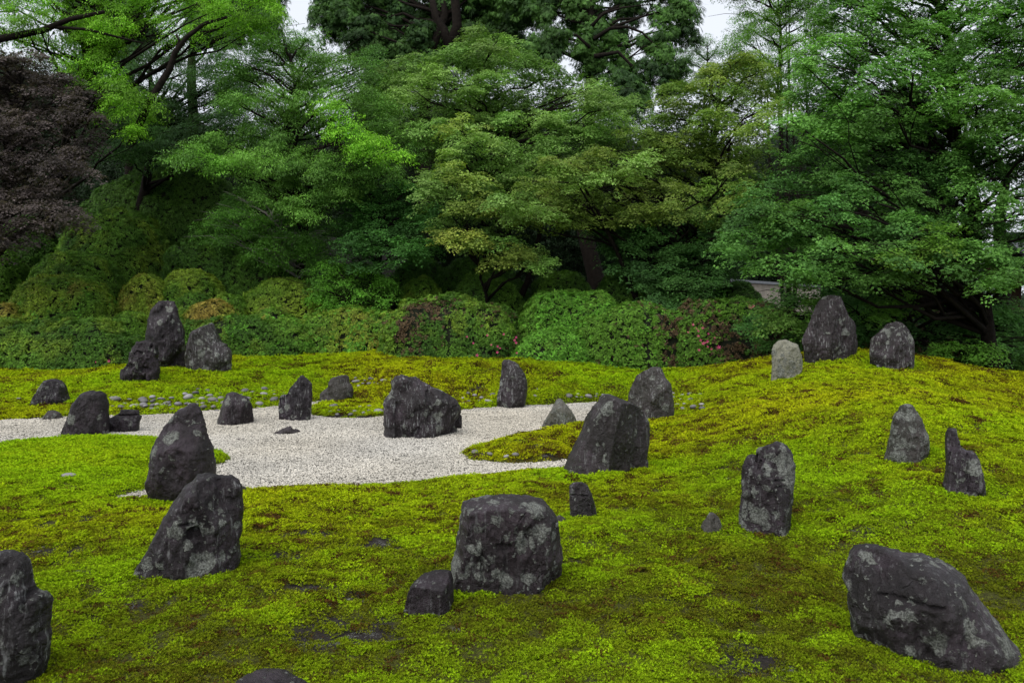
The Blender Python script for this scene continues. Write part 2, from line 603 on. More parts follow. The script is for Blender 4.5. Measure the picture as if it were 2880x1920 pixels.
# ------------------------------------------------------------------ scattering: one object, points that carry small sprigs
def scatter_group(name, variants, mat_core=None):
    col = bpy.data.collections.new(name + '_sprigs')       # never linked to the scene
    for me in variants:
        col.objects.link(bpy.data.objects.new(me.name, me))
    ng = bpy.data.node_groups.new(name, 'GeometryNodeTree')
    ng.interface.new_socket('Geometry', in_out='INPUT', socket_type='NodeSocketGeometry')
    ng.interface.new_socket('Geometry', in_out='OUTPUT', socket_type='NodeSocketGeometry')
    L = ng.links.new
    gi = ng.nodes.new('NodeGroupInput')
    go = ng.nodes.new('NodeGroupOutput')

    def attr(nm, typ):
        a = ng.nodes.new('GeometryNodeInputNamedAttribute')
        a.data_type = typ
        a.inputs['Name'].default_value = nm
        return a.outputs[0]
    ci = ng.nodes.new('GeometryNodeCollectionInfo')
    ci.inputs['Collection'].default_value = col
    ci.inputs['Separate Children'].default_value = True
    ci.inputs['Reset Children'].default_value = True
    al = ng.nodes.new('FunctionNodeAlignRotationToVector')
    al.axis = 'Z'
    L(attr('nrm', 'FLOAT_VECTOR'), al.inputs['Vector'])
    rr = ng.nodes.new('FunctionNodeRotateRotation')
    rr.rotation_space = 'LOCAL'
    ar = ng.nodes.new('FunctionNodeAxisAngleToRotation')
    ar.inputs['Axis'].default_value = (0, 0, 1)
    L(attr('spin', 'FLOAT'), ar.inputs['Angle'])
    L(al.outputs[0], rr.inputs[0])
    L(ar.outputs[0], rr.inputs[1])
    ip = ng.nodes.new('GeometryNodeInstanceOnPoints')
    ip.inputs['Pick Instance'].default_value = True
    L(gi.outputs[0], ip.inputs['Points'])
    L(attr('on', 'BOOLEAN'), ip.inputs['Selection'])
    L(ci.outputs[0], ip.inputs['Instance'])
    L(attr('idx', 'INT'), ip.inputs['Instance Index'])
    L(rr.outputs[0], ip.inputs['Rotation'])
    L(attr('scl', 'FLOAT'), ip.inputs['Scale'])
    jn = ng.nodes.new('GeometryNodeJoinGeometry')
    L(ip.outputs[0], jn.inputs[0])
    L(gi.outputs[0], jn.inputs[0])
    L(jn.outputs[0], go.inputs[0])
    return ng, len(variants)


def scatter(name, group, pts, nrm, scl, col, core=None, mat=None, parent=None, seed=0):
    """an object of kind stuff: an optional solid core plus points that carry sprigs"""
    ng, nvar = group
    rr = np.random.default_rng(seed)
    n = len(pts)
    cv, cf = core if core else ([], [])
    nc = len(cv)
    allv = np.concatenate([np.asarray(cv, float).reshape(-1, 3), np.asarray(pts, float).reshape(-1, 3)])
    me = bpy.data.meshes.new(name)
    me.from_pydata(allv.tolist(), [], [list(map(int, f)) for f in cf])
    if mat:
        me.materials.append(mat)
    if len(me.polygons):
        me.polygons.foreach_set('use_smooth', [True] * len(me.polygons))

    def add(nm, typ, key, arr, w=1):
        a = me.attributes.new(nm, typ, 'POINT')
        full = np.zeros((nc + n, w), dtype=arr.dtype if arr.dtype.kind in 'bi' else float)
        full[nc:] = arr.reshape(n, w)
        a.data.foreach_set(key, full.ravel())
    add('nrm', 'FLOAT_VECTOR', 'vector', np.asarray(nrm, float), 3)
    add('spin', 'FLOAT', 'value', rr.uniform(0, 6.283, n))
    add('scl', 'FLOAT', 'value', np.broadcast_to(np.asarray(scl, float), (n,)).copy())
    add('idx', 'INT', 'value', rr.integers(0, nvar, n).astype(np.int32))
    add('on', 'BOOLEAN', 'value', np.ones(n, bool))
    c4 = np.concatenate([np.asarray(col, float), np.ones((n, 1))], 1)
    add('col', 'FLOAT_COLOR', 'color', c4, 4)
    o = bpy.data.objects.new(name, me)
    link(o)
    md = o.modifiers.new('sprigs', 'NODES')
    md.node_group = ng
    o['kind'] = 'stuff'
    if parent:
        o.parent = parent
    return o


def leaf_mesh(name, V, F, vv, mat):
    me = bpy.data.meshes.new(name)
    me.from_pydata([tuple(map(float, p)) for p in V], [], F)
    a = me.attributes.new('v', 'FLOAT', 'FACE')
    a.data.foreach_set('value', vv)
    me.materials.append(mat)
    me.update()
    return me


def frame(d, up=(0, 0, 1)):
    d = np.asarray(d, float)
    d = d / np.linalg.norm(d)
    s = np.cross(d, up)
    if np.linalg.norm(s) < 1e-3:
        s = np.array([1.0, 0, 0])
    s /= np.linalg.norm(s)
    return d, s, np.cross(s, d)


def maple_spray(seed):
    """flat spray of five-lobed leaves about 0.45 m across"""
    rr = np.random.default_rng(seed)
    V, F, vv = [], [], []
    for i in range(30):
        r = 0.24 * math.sqrt(rr.uniform())
        th = rr.uniform(0, 6.283)
        c = np.array([r * math.cos(th), r * math.sin(th), rr.normal(0, .018) - 0.9 * r * r])
        d = np.array([math.cos(th + rr.normal(0, .6)), math.sin(th + rr.normal(0, .6)), rr.uniform(-.5, .02)])
        d, s, u = frame(d)
        L = rr.uniform(.032, .05)
        val = rr.uniform()
        roll = rr.normal(0, .35)
        s2 = s * math.cos(roll) + u * math.sin(roll)
        for a, l in ((-2.2, .6), (-1.15, .85), (0, 1.1), (1.15, .85), (2.2, .6)):
            tip = d * math.cos(a) + s2 * math.sin(a)
            sd = -d * math.sin(a) + s2 * math.cos(a)
            b = len(V)
            V += [c - sd * L * .10, c + sd * L * .10 , c + tip * L * l * .5 + sd * L * .2, c + tip * L * l - np.array([0, 0, .2 * L]), c + tip * L * l * .5 - sd * L * .2]
            F.append((b, b + 1, b + 2, b + 3, b + 4))
            vv.append(val)
    return leaf_mesh('maple_spray', V, F, vv, M_LEAF)


def broad_spray(seed, n=30, ln=.085, w=.34, droop=.9, mat=None, rad=.24):
    rr = np.random.default_rng(seed)
    V, F, vv = [], [], []
    for i in range(n):
        r = rad * math.sqrt(rr.uniform())
        th = rr.uniform(0, 6.283)
        c = np.array([r * math.cos(th), r * math.sin(th), rr.normal(0, .035) - r * r])
        d = np.array([math.cos(th + rr.normal(0, .7)), math.sin(th + rr.normal(0, .7)), rr.uniform(-droop, .05)])
        d, s, u = frame(d)
        roll = rr.normal(0, .4)
        s = s * math.cos(roll) + u * math.sin(roll)
        L = ln * rr.uniform(.7, 1.15)
        b = len(V)
        V += [c, c + d * L * .45 + s * L * w * .5 , c + d * L - np.array([0, 0, .12 * L]), c + d * L * .45 - s * L * w * .5]
        F.append((b, b + 1, b + 2, b + 3))
        vv.append(rr.uniform())
    return leaf_mesh('leaf_spray', V, F, vv, mat or M_LEAF)


def conifer_spray(seed):
    """hanging fans of scale foliage"""
    rr = np.random.default_rng(seed)
    V, F, vv = [], [], []
    for i in range(34):
        r = 0.28 * math.sqrt(rr.uniform())
        th = rr.uniform(0, 6.283)
        c = np.array([r * math.cos(th), r * math.sin(th), rr.normal(0, .08)])
        d = np.array([math.cos(th) * .5 + rr.normal(0, .2), math.sin(th) * .5 + rr.normal(0, .2), -rr.uniform(.3, 1.3)])
        d, s, u = frame(d)
        L = rr.uniform(.13, .26)
        val = rr.uniform()
        for a in (-.35, 0, .35):
            t = d * math.cos(a) + s * math.sin(a)
            sd = -d * math.sin(a) + s * math.cos(a)
            b = len(V)
            V += [c, c + t * L * .6 + sd * L * .07, c + t * L, c + t * L * .6 - sd * L * .07]
            F.append((b, b + 1, b + 2, b + 3))
            vv.append(val)
    return leaf_mesh('conifer_spray', V, F, vv, M_LEAF)


def azalea_sprig(seed):
    """tight cushion of small upright leaf rosettes, 0.16 m across"""
    rr = np.random.default_rng(seed)
    V, F, vv = [], [], []
    for i in range(11):
        c0 = np.array([rr.normal(0, .045), rr.normal(0, .045), rr.uniform(-.03, .03)])
        val = rr.uniform()
        k0 = rr.uniform(0, 6.28)
        for k in range(5):
            th = k0 + k * 1.2566
            d = np.array([math.cos(th), math.sin(th), rr.uniform(.25, .9)])
            d, s, u = frame(d)
            L = rr.uniform(.028, .052)
            b = len(V)
            V += [c0, c0 + d * L * .5 + s * L * .22, c0 + d * L, c0 + d * L * .5 - s * L * .22]
            F.append((b, b + 1, b + 2, b + 3))
            vv.append(min(1, max(0, val + rr.normal(0, .12))))
    return leaf_mesh('azalea_sprig', V, F, vv, M_AZ)


def moss_patch(seed):
    """unit patch (one metre across before scaling) of star-shaped moss shoots"""
    rr = np.random.default_rng(seed)
    V, F, vv = [], [], []
    for i in range(64):
        r = 0.62 * math.sqrt(rr.uniform())
        th = rr.uniform(0, 6.283)
        top = rr.uniform(.02, .16) * (1.1 - .6 * r)
        c = np.array([r * math.cos(th), r * math.sin(th), top])
        val = rr.uniform()
        k0 = rr.uniform(0, 6.28)
        for k in range(6):
            a = k0 + k * 1.047 + rr.normal(0, .15)
            e = rr.uniform(.1, 1.1)
            d = np.array([math.cos(a) * math.cos(e), math.sin(a) * math.cos(e), math.sin(e)])
            d, s, u = frame(d)
            L = rr.uniform(.07, .125)
            b = len(V)
            V += [c - s * L * .22 - (0, 0, .03), c + s * L * .22 - (0, 0, .03), c + d * L]
            F.append((b, b + 1, b + 2))
            vv.append(min(1, max(0, val + rr.normal(0, .1))))
    return leaf_mesh('moss_patch', V, F, vv, M_MOSS)


def gravel_patch(seed):
    """0.16 m patch of angular chips"""
    rr = np.random.default_rng(seed)
    V, F, vv = [], [], []
    for i in range(80):
        c = np.array([rr.uniform(-.09, .09), rr.uniform(-.09, .09), rr.uniform(0, .010)])
        sx, sy, sz = rr.uniform(.008, .0135), rr.uniform(.006, .0105), rr.uniform(.006, .010)
        a, t = rr.uniform(0, 6.28), rr.normal(0, .4)
        M = Matrix.Rotation(a, 3, 'Z') @ Matrix.Rotation(t, 3, 'X')
        b = len(V)
        for p in ((1, .1, 0), (.2, 1, 0), (-1, .2, .1), (-.1, -1, 0), (.5, -.4, .8), (.1, .5, .9), (-.5, -.2, .85)):
            q = M @ Vector((p[0] * sx * rr.uniform(.8, 1.2), p[1] * sy * rr.uniform(.8, 1.2), p[2] * sz))
            V.append(c + np.array(q))
        fs = [(0, 1, 5, 4), (1, 2, 6, 5), (2, 3, 6), (3, 0, 4), (3, 4, 6), (4, 5, 6)]
        F += [tuple(b + k for k in f) for f in fs]
        val = rr.choice([rr.uniform(.6, 1), rr.uniform(.0, .45)], p=[.72, .28])
        vv += [val] * len(fs)
    return leaf_mesh('gravel_patch', V, F, vv, M_PEB)


G_MAPLE = scatter_group('maple_leaves', [maple_spray(i) for i in range(5)])
G_BROAD = scatter_group('broad_leaves', [broad_spray(20 + i) for i in range(5)])
G_CONIF = scatter_group('conifer_leaves', [conifer_spray(40 + i) for i in range(5)])
G_AZ = scatter_group('azalea_leaves', [azalea_sprig(60 + i) for i in range(5)])
G_MOSS = scatter_group('moss_shoots', [moss_patch(80 + i) for i in range(8)])
G_GRAV = scatter_group('gravel_chips', [gravel_patch(100 + i) for i in range(6)])

# ------------------------------------------------------------------ ground
def axis_pts(lo, a, b, hi, step, far):
    mid = np.arange(a, b + 1e-6, step)
    k = np.geomspace(step * 2, far, 26)
    left = a - np.cumsum(k)
    right = b + np.cumsum(k)
    left = np.append(left[left > lo], lo)
    right = np.append(right[right < hi], hi)
    return np.sort(np.concatenate([left, mid, right]))


BARE_PX = [(1020, 1790, 260, 60), (760, 1560, 130, 22), (1060, 1535, 90, 16), (880, 1500, 110, 14), (2190, 1710, 130, 50), (2100, 1860, 120, 50), (240, 1455, 80, 16), (160, 1545, 70, 10), (190, 1452, 60, 8),
           (1600, 1580, 60, 14), (2420, 1490, 60, 12), (2080, 1250, 60, 10), (2420, 1275, 50, 8), (2560, 1460, 50, 10), (2090, 1335, 60, 8), (1160, 1170, 100, 14), (1000, 1172, 90, 12),
           (220, 1100, 60, 10), (520, 1085, 60, 14), (1520, 1255, 60, 14), (1560, 1290, 80, 12), (1340, 1280, 50, 10), (1330, 1086, 25, 10), (2350, 1770, 50, 20), (1290, 1770, 70, 16), (900, 1660, 100, 14), (340, 1700, 90, 12), (1010, 1062, 50, 8), (2300, 1560, 70, 10), (1850, 1700, 80, 12)]
_bare = []
for (a, b, rx, ry) in BARE_PX:
    c = march(a, b)
    e = march(a, b + ry)
    f = march(a, b - ry)
    _bare.append((c[0], c[1], rx / FPX * c[1], max(.06, abs(f[1] - e[1]) / 2)))


def bare(x, y):
    w = 0.28 * fbm(x * 2.2, y * 2.2, 0, 3, 31) + .5 * fbm(x * 8, y * 8, 0, 4, 33) - .12
    r = np.zeros(np.shape(x))
    for (cx, cy_, rx, ry) in _bare:
        q = ((x - cx) / rx) ** 2 + ((y - cy_) / ry) ** 2
        r = np.maximum(r, .95 - q * .7)
    base = fbm(x * .9, y * .9, 3, 5, 51)
    r = np.maximum(r, (base - 1.05) * 2.2)
    return np.clip(r + w, 0, 1)


xs = axis_pts(-400, -12, 12, 400, 0.12, 60)
ys = axis_pts(-60, 3.6, 19, 500, 0.12, 70)
GX, GY = np.meshgrid(xs, ys)
GZ = height(GX, GY)
nx, ny = len(xs), len(ys)
idx = np.arange(nx * ny).reshape(ny, nx)
quads = np.stack([idx[:-1, :-1], idx[:-1, 1:], idx[1:, 1:], idx[1:, :-1]], -1).reshape(-1, 4)
ground = mesh_obj('ground', np.stack([GX, GY, GZ], -1).reshape(-1, 3), quads, M_GROUND)
ba = ground.data.attributes.new('bare', 'FLOAT', 'POINT')
ba.data.foreach_set('value', np.clip(bare(GX, GY) + smooth((GY - 21.5) / 2) + smooth((GZ - .95) / .3) * smooth((GY - 19) / 2), 0, 1.2).ravel())
tag(ground, 'mossy garden ground with low mounds and bare soil patches', None, None, 'structure')

# gravel bed under the stones
gx = np.arange(-16, 9, .5)
gy = np.arange(7.5, 19, .5)
BX, BY = np.meshgrid(gx, gy)
idx = np.arange(BX.size).reshape(BX.shape)
quads = np.stack([idx[:-1, :-1], idx[:-1, 1:], idx[1:, 1:], idx[1:, :-1]], -1).reshape(-1, 4)
bed = mesh_obj('gravel_bed', np.stack([BX, BY, np.full(BX.shape, -0.012)], -1).reshape(-1, 3), quads, M_BED)
tag(bed, 'pale dry stream bed of gravel', None, None, 'structure')

# gravel chips
step = .085
X, Y = np.meshgrid(np.arange(-12, 6, step), np.arange(8.2, 18.2, step))
X = X + RNG.uniform(-.03, .03, X.shape)
Y = Y + RNG.uniform(-.03, .03, Y.shape)
k = (np.abs(X) < Y * .643 * 1.08 + 1.0)
X, Y = X[k], Y[k]
d = gravel_sdf(X, Y)
k = d < -0.01
X, Y, d = X[k], Y[k], d[k]
Z = 0.006 * noise(X * 3, Y * 3, 0, 5) + .004
tone = np.clip(.86 + .10 * fbm(X * 1.5, Y * 1.5, 0, 3, 9), .6, 1.1)
warm = .5 + .5 * noise(X * .6, Y * .6, 0, 77)
gcol = np.stack([.43 * tone, (.395 + .015 * (1 - warm)) * tone, (.33 + .04 * (1 - warm)) * tone], -1)
nr = np.stack([RNG.normal(0, .06, len(X)), RNG.normal(0, .06, len(X)), np.ones(len(X))], -1)
o = scatter('gravel', G_GRAV, np.stack([X, Y, Z], -1), nr, RNG.uniform(.85, 1.2, len(X)), gcol, seed=2)
tag(o, 'pale cream and grey gravel chips filling the dry stream', None, None, 'stuff')

# ------------------------------------------------------------------ standing stones
FOOT = []                          # where the stones stand: moss grows greener round them


def seg_dist(P, A, Bq):
    best = np.full(len(P), 1e9)
    for a, b in zip(A, Bq):
        ab = b - a
        L = ab @ ab
        if L < 1e-12:
            continue
        t = np.clip(((P - a) @ ab) / L, 0, 1)
        q = a + t[:, None] * ab
        best = np.minimum(best, ((P - q) ** 2).sum(1))
    return np.sqrt(best)


def inside(P, poly):
    ins = np.zeros(len(P), bool)
    for i in range(len(poly)):
        a, b = poly[i], poly[(i + 1) % len(poly)]
        c = (a[1] > P[:, 1]) != (b[1] > P[:, 1])
        xx = (b[0] - a[0]) * (P[:, 1] - a[1]) / ((b[1] - a[1]) + 1e-12) + a[0]
        ins ^= c & (P[:, 0] < xx)
    return ins


def stone(name, label, cat, crop, outline, base, round_=.5, thick=None, Y=None, ridge=None, dents=(), top=None, params=(.3, 0, .4, 0), seed=1, res=62, facets=11, group=None, rough=1.0, slope=None, planes=()):
    ox, oy, k = crop
    O = np.array([(ox + a * k, oy + b * k) for a, b in outline])
    Bs = np.array([(ox + a * k, oy + b * k) for a, b in base])
    L, Rr = O[0], O[-1]
    ib = int(np.argmax(Bs[:, 1]))
    wpx = O[:, 0].max() - O[:, 0].min()
    if Y is None:
        front = march(*Bs[ib])
        yl, yr = march(*L)[1], march(*Rr)[1]
    else:
        front = at(Bs[ib][0], Bs[ib][1], Y)
        yl = yr = Y + .2
    wid = wpx / FPX * front[1]
    s = (yr - yl) / ((Rr[0] - L[0]) / FPX * front[1])
    s = float(np.clip(s, -.55, .55)) if slope is None else slope
    T = thick * wid if thick else float(np.clip((yl + yr) / 2 - front[1], .26 * wid, .5 * wid))
    # mid plane: y = Y0 + s (x - xf)
    Y0 = front[1] + T * math.sqrt(1 + s * s)
    xf = front[0]
    nv = np.array([s, -1.0]) / math.sqrt(1 + s * s)          # towards the camera
    av = np.array([1.0, s]) / math.sqrt(1 + s * s)

    def unproject(p):
        d = ray(*p)
        t = (Y0 - s * xf) / (d[1] - s * d[0])
        w = d * t
        return np.array([(w[0] - xf) * av[0] + (w[1] - Y0) * av[1], H + w[2]])
    poly = [unproject(p) for p in O]
    zb = front[2]
    zlo = min(p[1] for p in (poly[0], poly[-1], [0, zb])) - .18
    poly = poly + [np.array([poly[-1][0], zlo]), np.array([poly[0][0], zlo])]
    nb = len(O)
    poly = np.array(poly)
    if poly[nb - 1, 1] <= zlo:
        poly[nb - 1, 1] = zlo + .02
    h = max(wid, poly[:, 1].max() - zb) / res
    rr = np.random.default_rng(seed)
    # resample
    pts, top_edge = [], []
    for i in range(len(poly)):
        a, b = poly[i], poly[(i + 1) % len(poly)]
        m = max(1, int(np.linalg.norm(b - a) / (h * 1.1)))
        for j in range(m):
            pts.append(a + (b - a) * j / m)
            top_edge.append(i < nb - 1)
    pts = np.array(pts)
    te = np.array(top_edge)
    # soften corners and roughen
    q = .25 * np.roll(pts, 1, 0) + .5 * pts + .25 * np.roll(pts, -1, 0)
    pts[te] = q[te]
    am = wid * .010 * rough
    nn = np.stack([fbm(pts[:, 0] / wid * 9 + seed, pts[:, 1] / wid * 9, 0, 4, seed, .6), fbm(pts[:, 0] / wid * 9, pts[:, 1] / wid * 9 + seed, 7, 4, seed + 3, .6)], -1)
    pts[te] += (am * nn)[te]
    lo, hi = pts.min(0), pts.max(0)
    gx_, gz_ = np.meshgrid(np.arange(lo[0], hi[0], h), np.arange(lo[1], hi[1], h * .87))
    gx_[1::2] += h * .5
    G = np.stack([gx_.ravel(), gz_.ravel()], -1) + rr.uniform(-.22, .22, (gx_.size, 2)) * h
    G = G[inside(G, pts)]
    nxt = np.roll(pts, -1, 0)
    G = G[seg_dist(G, pts, nxt) > .55 * h]
    nbp = len(pts)
    P2 = np.concatenate([pts, G])
    edges = [(i, (i + 1) % nbp) for i in range(nbp)]
    res_ = delaunay_2d_cdt([Vector(p) for p in P2.tolist()], edges, [], 1, 1e-7)
    v2 = np.array([[p[0], p[1]] for p in res_[0]])
    tris = [tuple(f) for f in res_[2]]
    dist = seg_dist(v2, pts[te], nxt[te])
    onb = np.zeros(len(v2), bool)
    for i, orig in enumerate(res_[3]):
        onb[i] = any(j < nbp and te[j] for j in orig)
    botm = np.zeros(len(v2), bool)
    Rd = round_ * wid * .5
    pw = 2.3
    x_ = np.clip(dist / Rd, 0, 1)
    prof = (1 - (1 - x_) ** pw) ** (1 / pw)
    a_, z_ = v2[:, 0], v2[:, 1]

    def facet(sign, sd, amt):
        n = T * prof * (1 if sign > 0 else .85)
        r2 = np.random.default_rng(sd)
        n0 = n.copy()
        zc = (z_ - zb)
        for i in range(facets):
            th = r2.uniform(0, 6.28)
            tl = r2.uniform(.35, 1.3)
            dv = np.array([math.cos(th) * tl, math.sin(th) * tl * .8])
            sup = (a_ * dv[0] + zc * dv[1] + n)
            c = np.quantile(sup, r2.uniform(.80, .97))
            lim = c - a_ * dv[0] - zc * dv[1]
            n = np.minimum(n, np.maximum(lim, n0 * .45))
        if sign > 0 and ridge:
            p0, p1 = [unproject((ox + p[0] * k, oy + p[1] * k)) for p in ridge[:2]]
            tt_ = (z_ - p0[1]) / (p1[1] - p0[1] - 1e-9)
            ra = p0[0] + tt_ * (p1[0] - p0[0])
            da = a_ - ra
            n = np.minimum(n * 1.08, T * 1.08 - np.where(da < 0, -da * ridge[2], da * ridge[3]))
            n = np.maximum(n, n0 * .25)
        if sign > 0:
            for (px, py, rx, ry, dp) in dents:
                c0 = unproject((ox + px * k, oy + py * k))
                sc = front[1] / FPX * k
                q = ((a_ - c0[0]) / (rx * sc)) ** 2 + ((z_ - c0[1]) / (ry * sc)) ** 2
                q = q + .9 * fbm(a_ / wid * 7 + px, z_ / wid * 7, 0, 3, 77)
                n = n - dp * T * .8 * smooth((1.3 - q) * 1.3)
            for (px, py, dx, dz, sl) in planes:
                c0 = unproject((ox + px * k, oy + py * k))
                n = np.minimum(n, np.maximum(T - sl * ((a_ - c0[0]) * dx + (z_ - c0[1]) * dz), n0 * .15))
            if top:
                # flat top sloping towards the viewer: (drop in crop pixels at the front edge)
                zt = poly[:nb, 1].max()
                n = np.minimum(n, np.maximum((zt - z_) * T / (top * front[1] / FPX * k), n0 * .0))
        w = wid * .026 * rough * (prof + .02)
        # broken planes, bedding and fine relief
        cell = np.round(fbm(a_ / wid * 2.6 + sd, z_ / wid * 1.9, sign, 2, sd) * 3.2) / 3.2
        n = n + w * .9 * cell + w * 1.1 * fbm(a_ / wid * 5, z_ / wid * 3.5, sd, 4, sd + 5, .55)
        n = n - w * .9 * np.abs(fbm(a_ / wid * 11, z_ / wid * 3.2, sd + 9, 3, sd + 8, .6))
        n = np.maximum(n, 0.002 * wid)
        n[onb] = 0
        return n * (1 - 0)
    nf = facet(1, seed * 13 + 1, 1)
    nbk = -facet(-1, seed * 13 + 2, 1)

    def to3(n):
        x = xf + a_ * av[0] + n * nv[0]
        y = Y0 + a_ * av[1] + n * nv[1]
        return np.stack([x, y, z_], -1)
    A3, B3 = to3(nf), to3(nbk)
    mapb = np.where(onb, np.arange(len(v2)), np.arange(len(v2)) + len(v2))
    verts = np.concatenate([A3, B3])
    faces = []
    for t in tris:
        p, q_, r_ = t
        ar = (v2[q_, 0] - v2[p, 0]) * (v2[r_, 1] - v2[p, 1]) - (v2[r_, 0] - v2[p, 0]) * (v2[q_, 1] - v2[p, 1])
        if ar < 0:
            q_, r_ = r_, q_
        faces.append((p, q_, r_))
        faces.append((int(mapb[p]), int(mapb[r_]), int(mapb[q_])))
    used = np.zeros(len(verts), bool)
    used[np.array(faces).ravel()] = True
    remap = np.cumsum(used) - 1
    verts = verts[used]
    faces = [tuple(int(remap[i]) for i in f) for f in faces]
    FOOT.append((poly[0][0], poly[nb - 1][0], xf, Y0, s))
    org = np.array([xf, Y0, zb])
    o = mesh_obj(name, verts - org, faces, M_ROCK)
    o.location = org.tolist()
    o.color = params
    tag(o, label, cat, group)
    return o


A = (60, 820, .25)
B_ = (560, 1000, .25)
C_ = (1000, 1000, .25)
D_ = (1480, 990, .25)
E_ = (2100, 800, .25)
F_ = (2290, 1100, .25)
G_ = (1900, 1200, .25)
H_ = (330, 1100, .25)
Q = .4375
S_ = 'standing stone'
stone('standing_stone', 'tallest dark stone of the left group, upright before the clipped hedge', S_, A,
      [(1420, 890), (1400, 760), (1392, 640), (1388, 520), (1405, 430), (1425, 300), (1450, 215), (1500, 150), (1540, 108), (1640, 98), (1720, 110), (1760, 190), (1775, 280), (1815, 380), (1842, 440), (1842, 560), (1850, 700), (1855, 850)],
      [(1700, 878), (1620, 885)], .6, params=(.18, 0, .35, .1), seed=2)
stone('boulder', 'lumpy near-black boulder leaning against the tallest left stone', 'boulder', A,
      [(1112, 990), (1120, 890), (1150, 845), (1215, 812), (1222, 780), (1228, 680), (1250, 620), (1285, 565), (1400, 548), (1460, 565), (1500, 580), (1530, 640), (1545, 800), (1560, 895), (1560, 990)],
      [(1350, 1020)], .55, params=(.12, 0, .1, .1), seed=3, dents=[(1330, 690, 50, 30, .35), (1250, 830, 60, 30, .4), (1420, 870, 70, 30, .35), (1480, 680, 25, 90, .3)], rough=2.4)
stone('standing_stone', 'pointed grey-black stone with a pale left edge beside the tallest left stone', S_, A,
      [(1868, 890), (1880, 700), (1925, 550), (1950, 440), (2010, 400), (2090, 370), (2140, 348), (2165, 365), (2185, 420), (2215, 500), (2235, 570), (2290, 580), (2310, 620), (2350, 650), (2362, 700), (2362, 870), (2345, 915)],
      [(2100, 935)], .35, params=(.35, .08, .8, 0), seed=4, ridge=[(1960, 430), (1920, 900), 1.2, .12])
stone('boulder', 'squat dark trapezoid stone standing on the moss at far left', 'boulder', A,
      [(148, 1240), (165, 1180), (215, 1105), (255, 1040), (290, 992), (370, 982), (430, 1000), (455, 1030), (480, 1100), (495, 1170), (515, 1235)],
      [(370, 1290)], .4, params=(.2, 0, .5, 0), seed=5)
stone('boulder', 'low brown-grey stone at the far edge of the gravel, far left', 'boulder', A,
      [(225, 1440), (260, 1395), (300, 1335), (370, 1332), (430, 1350), (455, 1400), (485, 1432)],
      [(360, 1452)], .5, params=(.25, .1, .3, .3), seed=6, res=34)
stone('standing_stone', 'rounded bluish-black stone rising behind the bright moss island at left', S_, (0, 1020, Q),
      [(400, 486), (420, 430), (455, 350), (485, 265), (520, 215), (545, 188), (590, 178), (650, 182), (680, 200), (688, 250), (688, 330), (690, 400), (690, 478)],
      [(560, 492)], .5, Y=12.5, params=(.16, 0, .1, .1), seed=7, thick=.4)
stone('boulder', 'dark anvil-shaped stone with a thin slab top, standing in the gravel', 'boulder', (0, 1020, Q),
      [(690, 455), (690, 375), (710, 352), (765, 322), (775, 303), (820, 297), (895, 303), (898, 330), (913, 340), (900, 385), (893, 445)],
      [(780, 455)], .3, params=(.15, 0, .3, 0), seed=8, dents=[(840, 331, 70, 5, .35)], res=48)
stone('standing_stone', 'large black rounded boulder at the near bank of the gravel, left', S_, H_,
      [(385, 1225), (375, 1130), (345, 1060), (342, 1000), (375, 930), (395, 790), (388, 700), (420, 600), (460, 520), (540, 400), (610, 300), (690, 205), (760, 180), (820, 130), (880, 135), (930, 180), (965, 230), (985, 340), (1010, 450), (1055, 560), (1085, 650), (1092, 800), (1095, 915), (1090, 1180)],
      [(620, 1240)], .6, params=(.10, 0, .06, .15), seed=9, res=80, thick=.40, slope=.05)
stone('standing_stone', 'leaning black stone with a hollow in its face in front of the rounded boulder', S_, (330, 1290, Q),
      [(92, 765), (120, 700), (170, 620), (215, 530), (270, 430), (330, 330), (395, 230), (430, 180), (480, 150), (520, 90), (550, 84), (640, 95), (740, 102), (775, 125), (800, 170), (808, 230), (808, 330), (800, 450), (785, 560), (795, 640), (765, 715)],
      [(350, 782), (480, 775)], .35, params=(.44, 0, .45, .12), seed=10, res=95, thick=.30,
      ridge=[(700, 110), (660, 720), .10, 1.1], dents=[(520, 440, 50, 62, .26), (475, 372, 55, 14, .14)])
stone('boulder', 'small purple-grey stone wedged behind the leaning stone at the gravel edge', 'boulder', (330, 1290, Q),
      [(790, 215), (795, 185), (812, 172), (828, 185), (835, 212)], [(812, 216)], .6, params=(.1, .15, 0, .3), seed=11, res=24)
stone('standing_stone', 'flat-topped purple-black stone with white lichen discs, in the gravel left of centre', S_, B_,
      [(190, 795), (225, 700), (255, 580), (285, 480), (310, 425), (360, 405), (430, 415), (475, 445), (530, 455), (565, 500), (590, 560), (605, 660), (612, 745)],
      [(290, 805)], .35, params=(.30, 0, .25, .2), seed=12, ridge=[(470, 450), (400, 790), .15, .9])
stone('standing_stone', 'square-footed dark stone with a slanting peak, in the gravel', S_, B_,
      [(895, 730), (892, 560), (900, 490), (930, 440), (990, 430), (1040, 350), (1095, 280), (1140, 230), (1165, 218), (1210, 250), (1270, 315), (1270, 450), (1260, 600), (1252, 735)],
      [(1060, 743)], .28, params=(.18, 0, .85, 0), seed=13, ridge=[(1150, 240), (1160, 740), .35, .55])
stone('standing_stone', 'small grey stone with a raised shoulder on the far moss bank', S_, B_,
      [(1395, 525), (1395, 470), (1415, 410), (1460, 370), (1515, 335), (1520, 280), (1550, 235), (1610, 215), (1640, 222), (1645, 300), (1680, 350), (1690, 400), (1685, 465)],
      [(1500, 520)], .4, params=(.2, .14, .5, .15), seed=14, res=46)
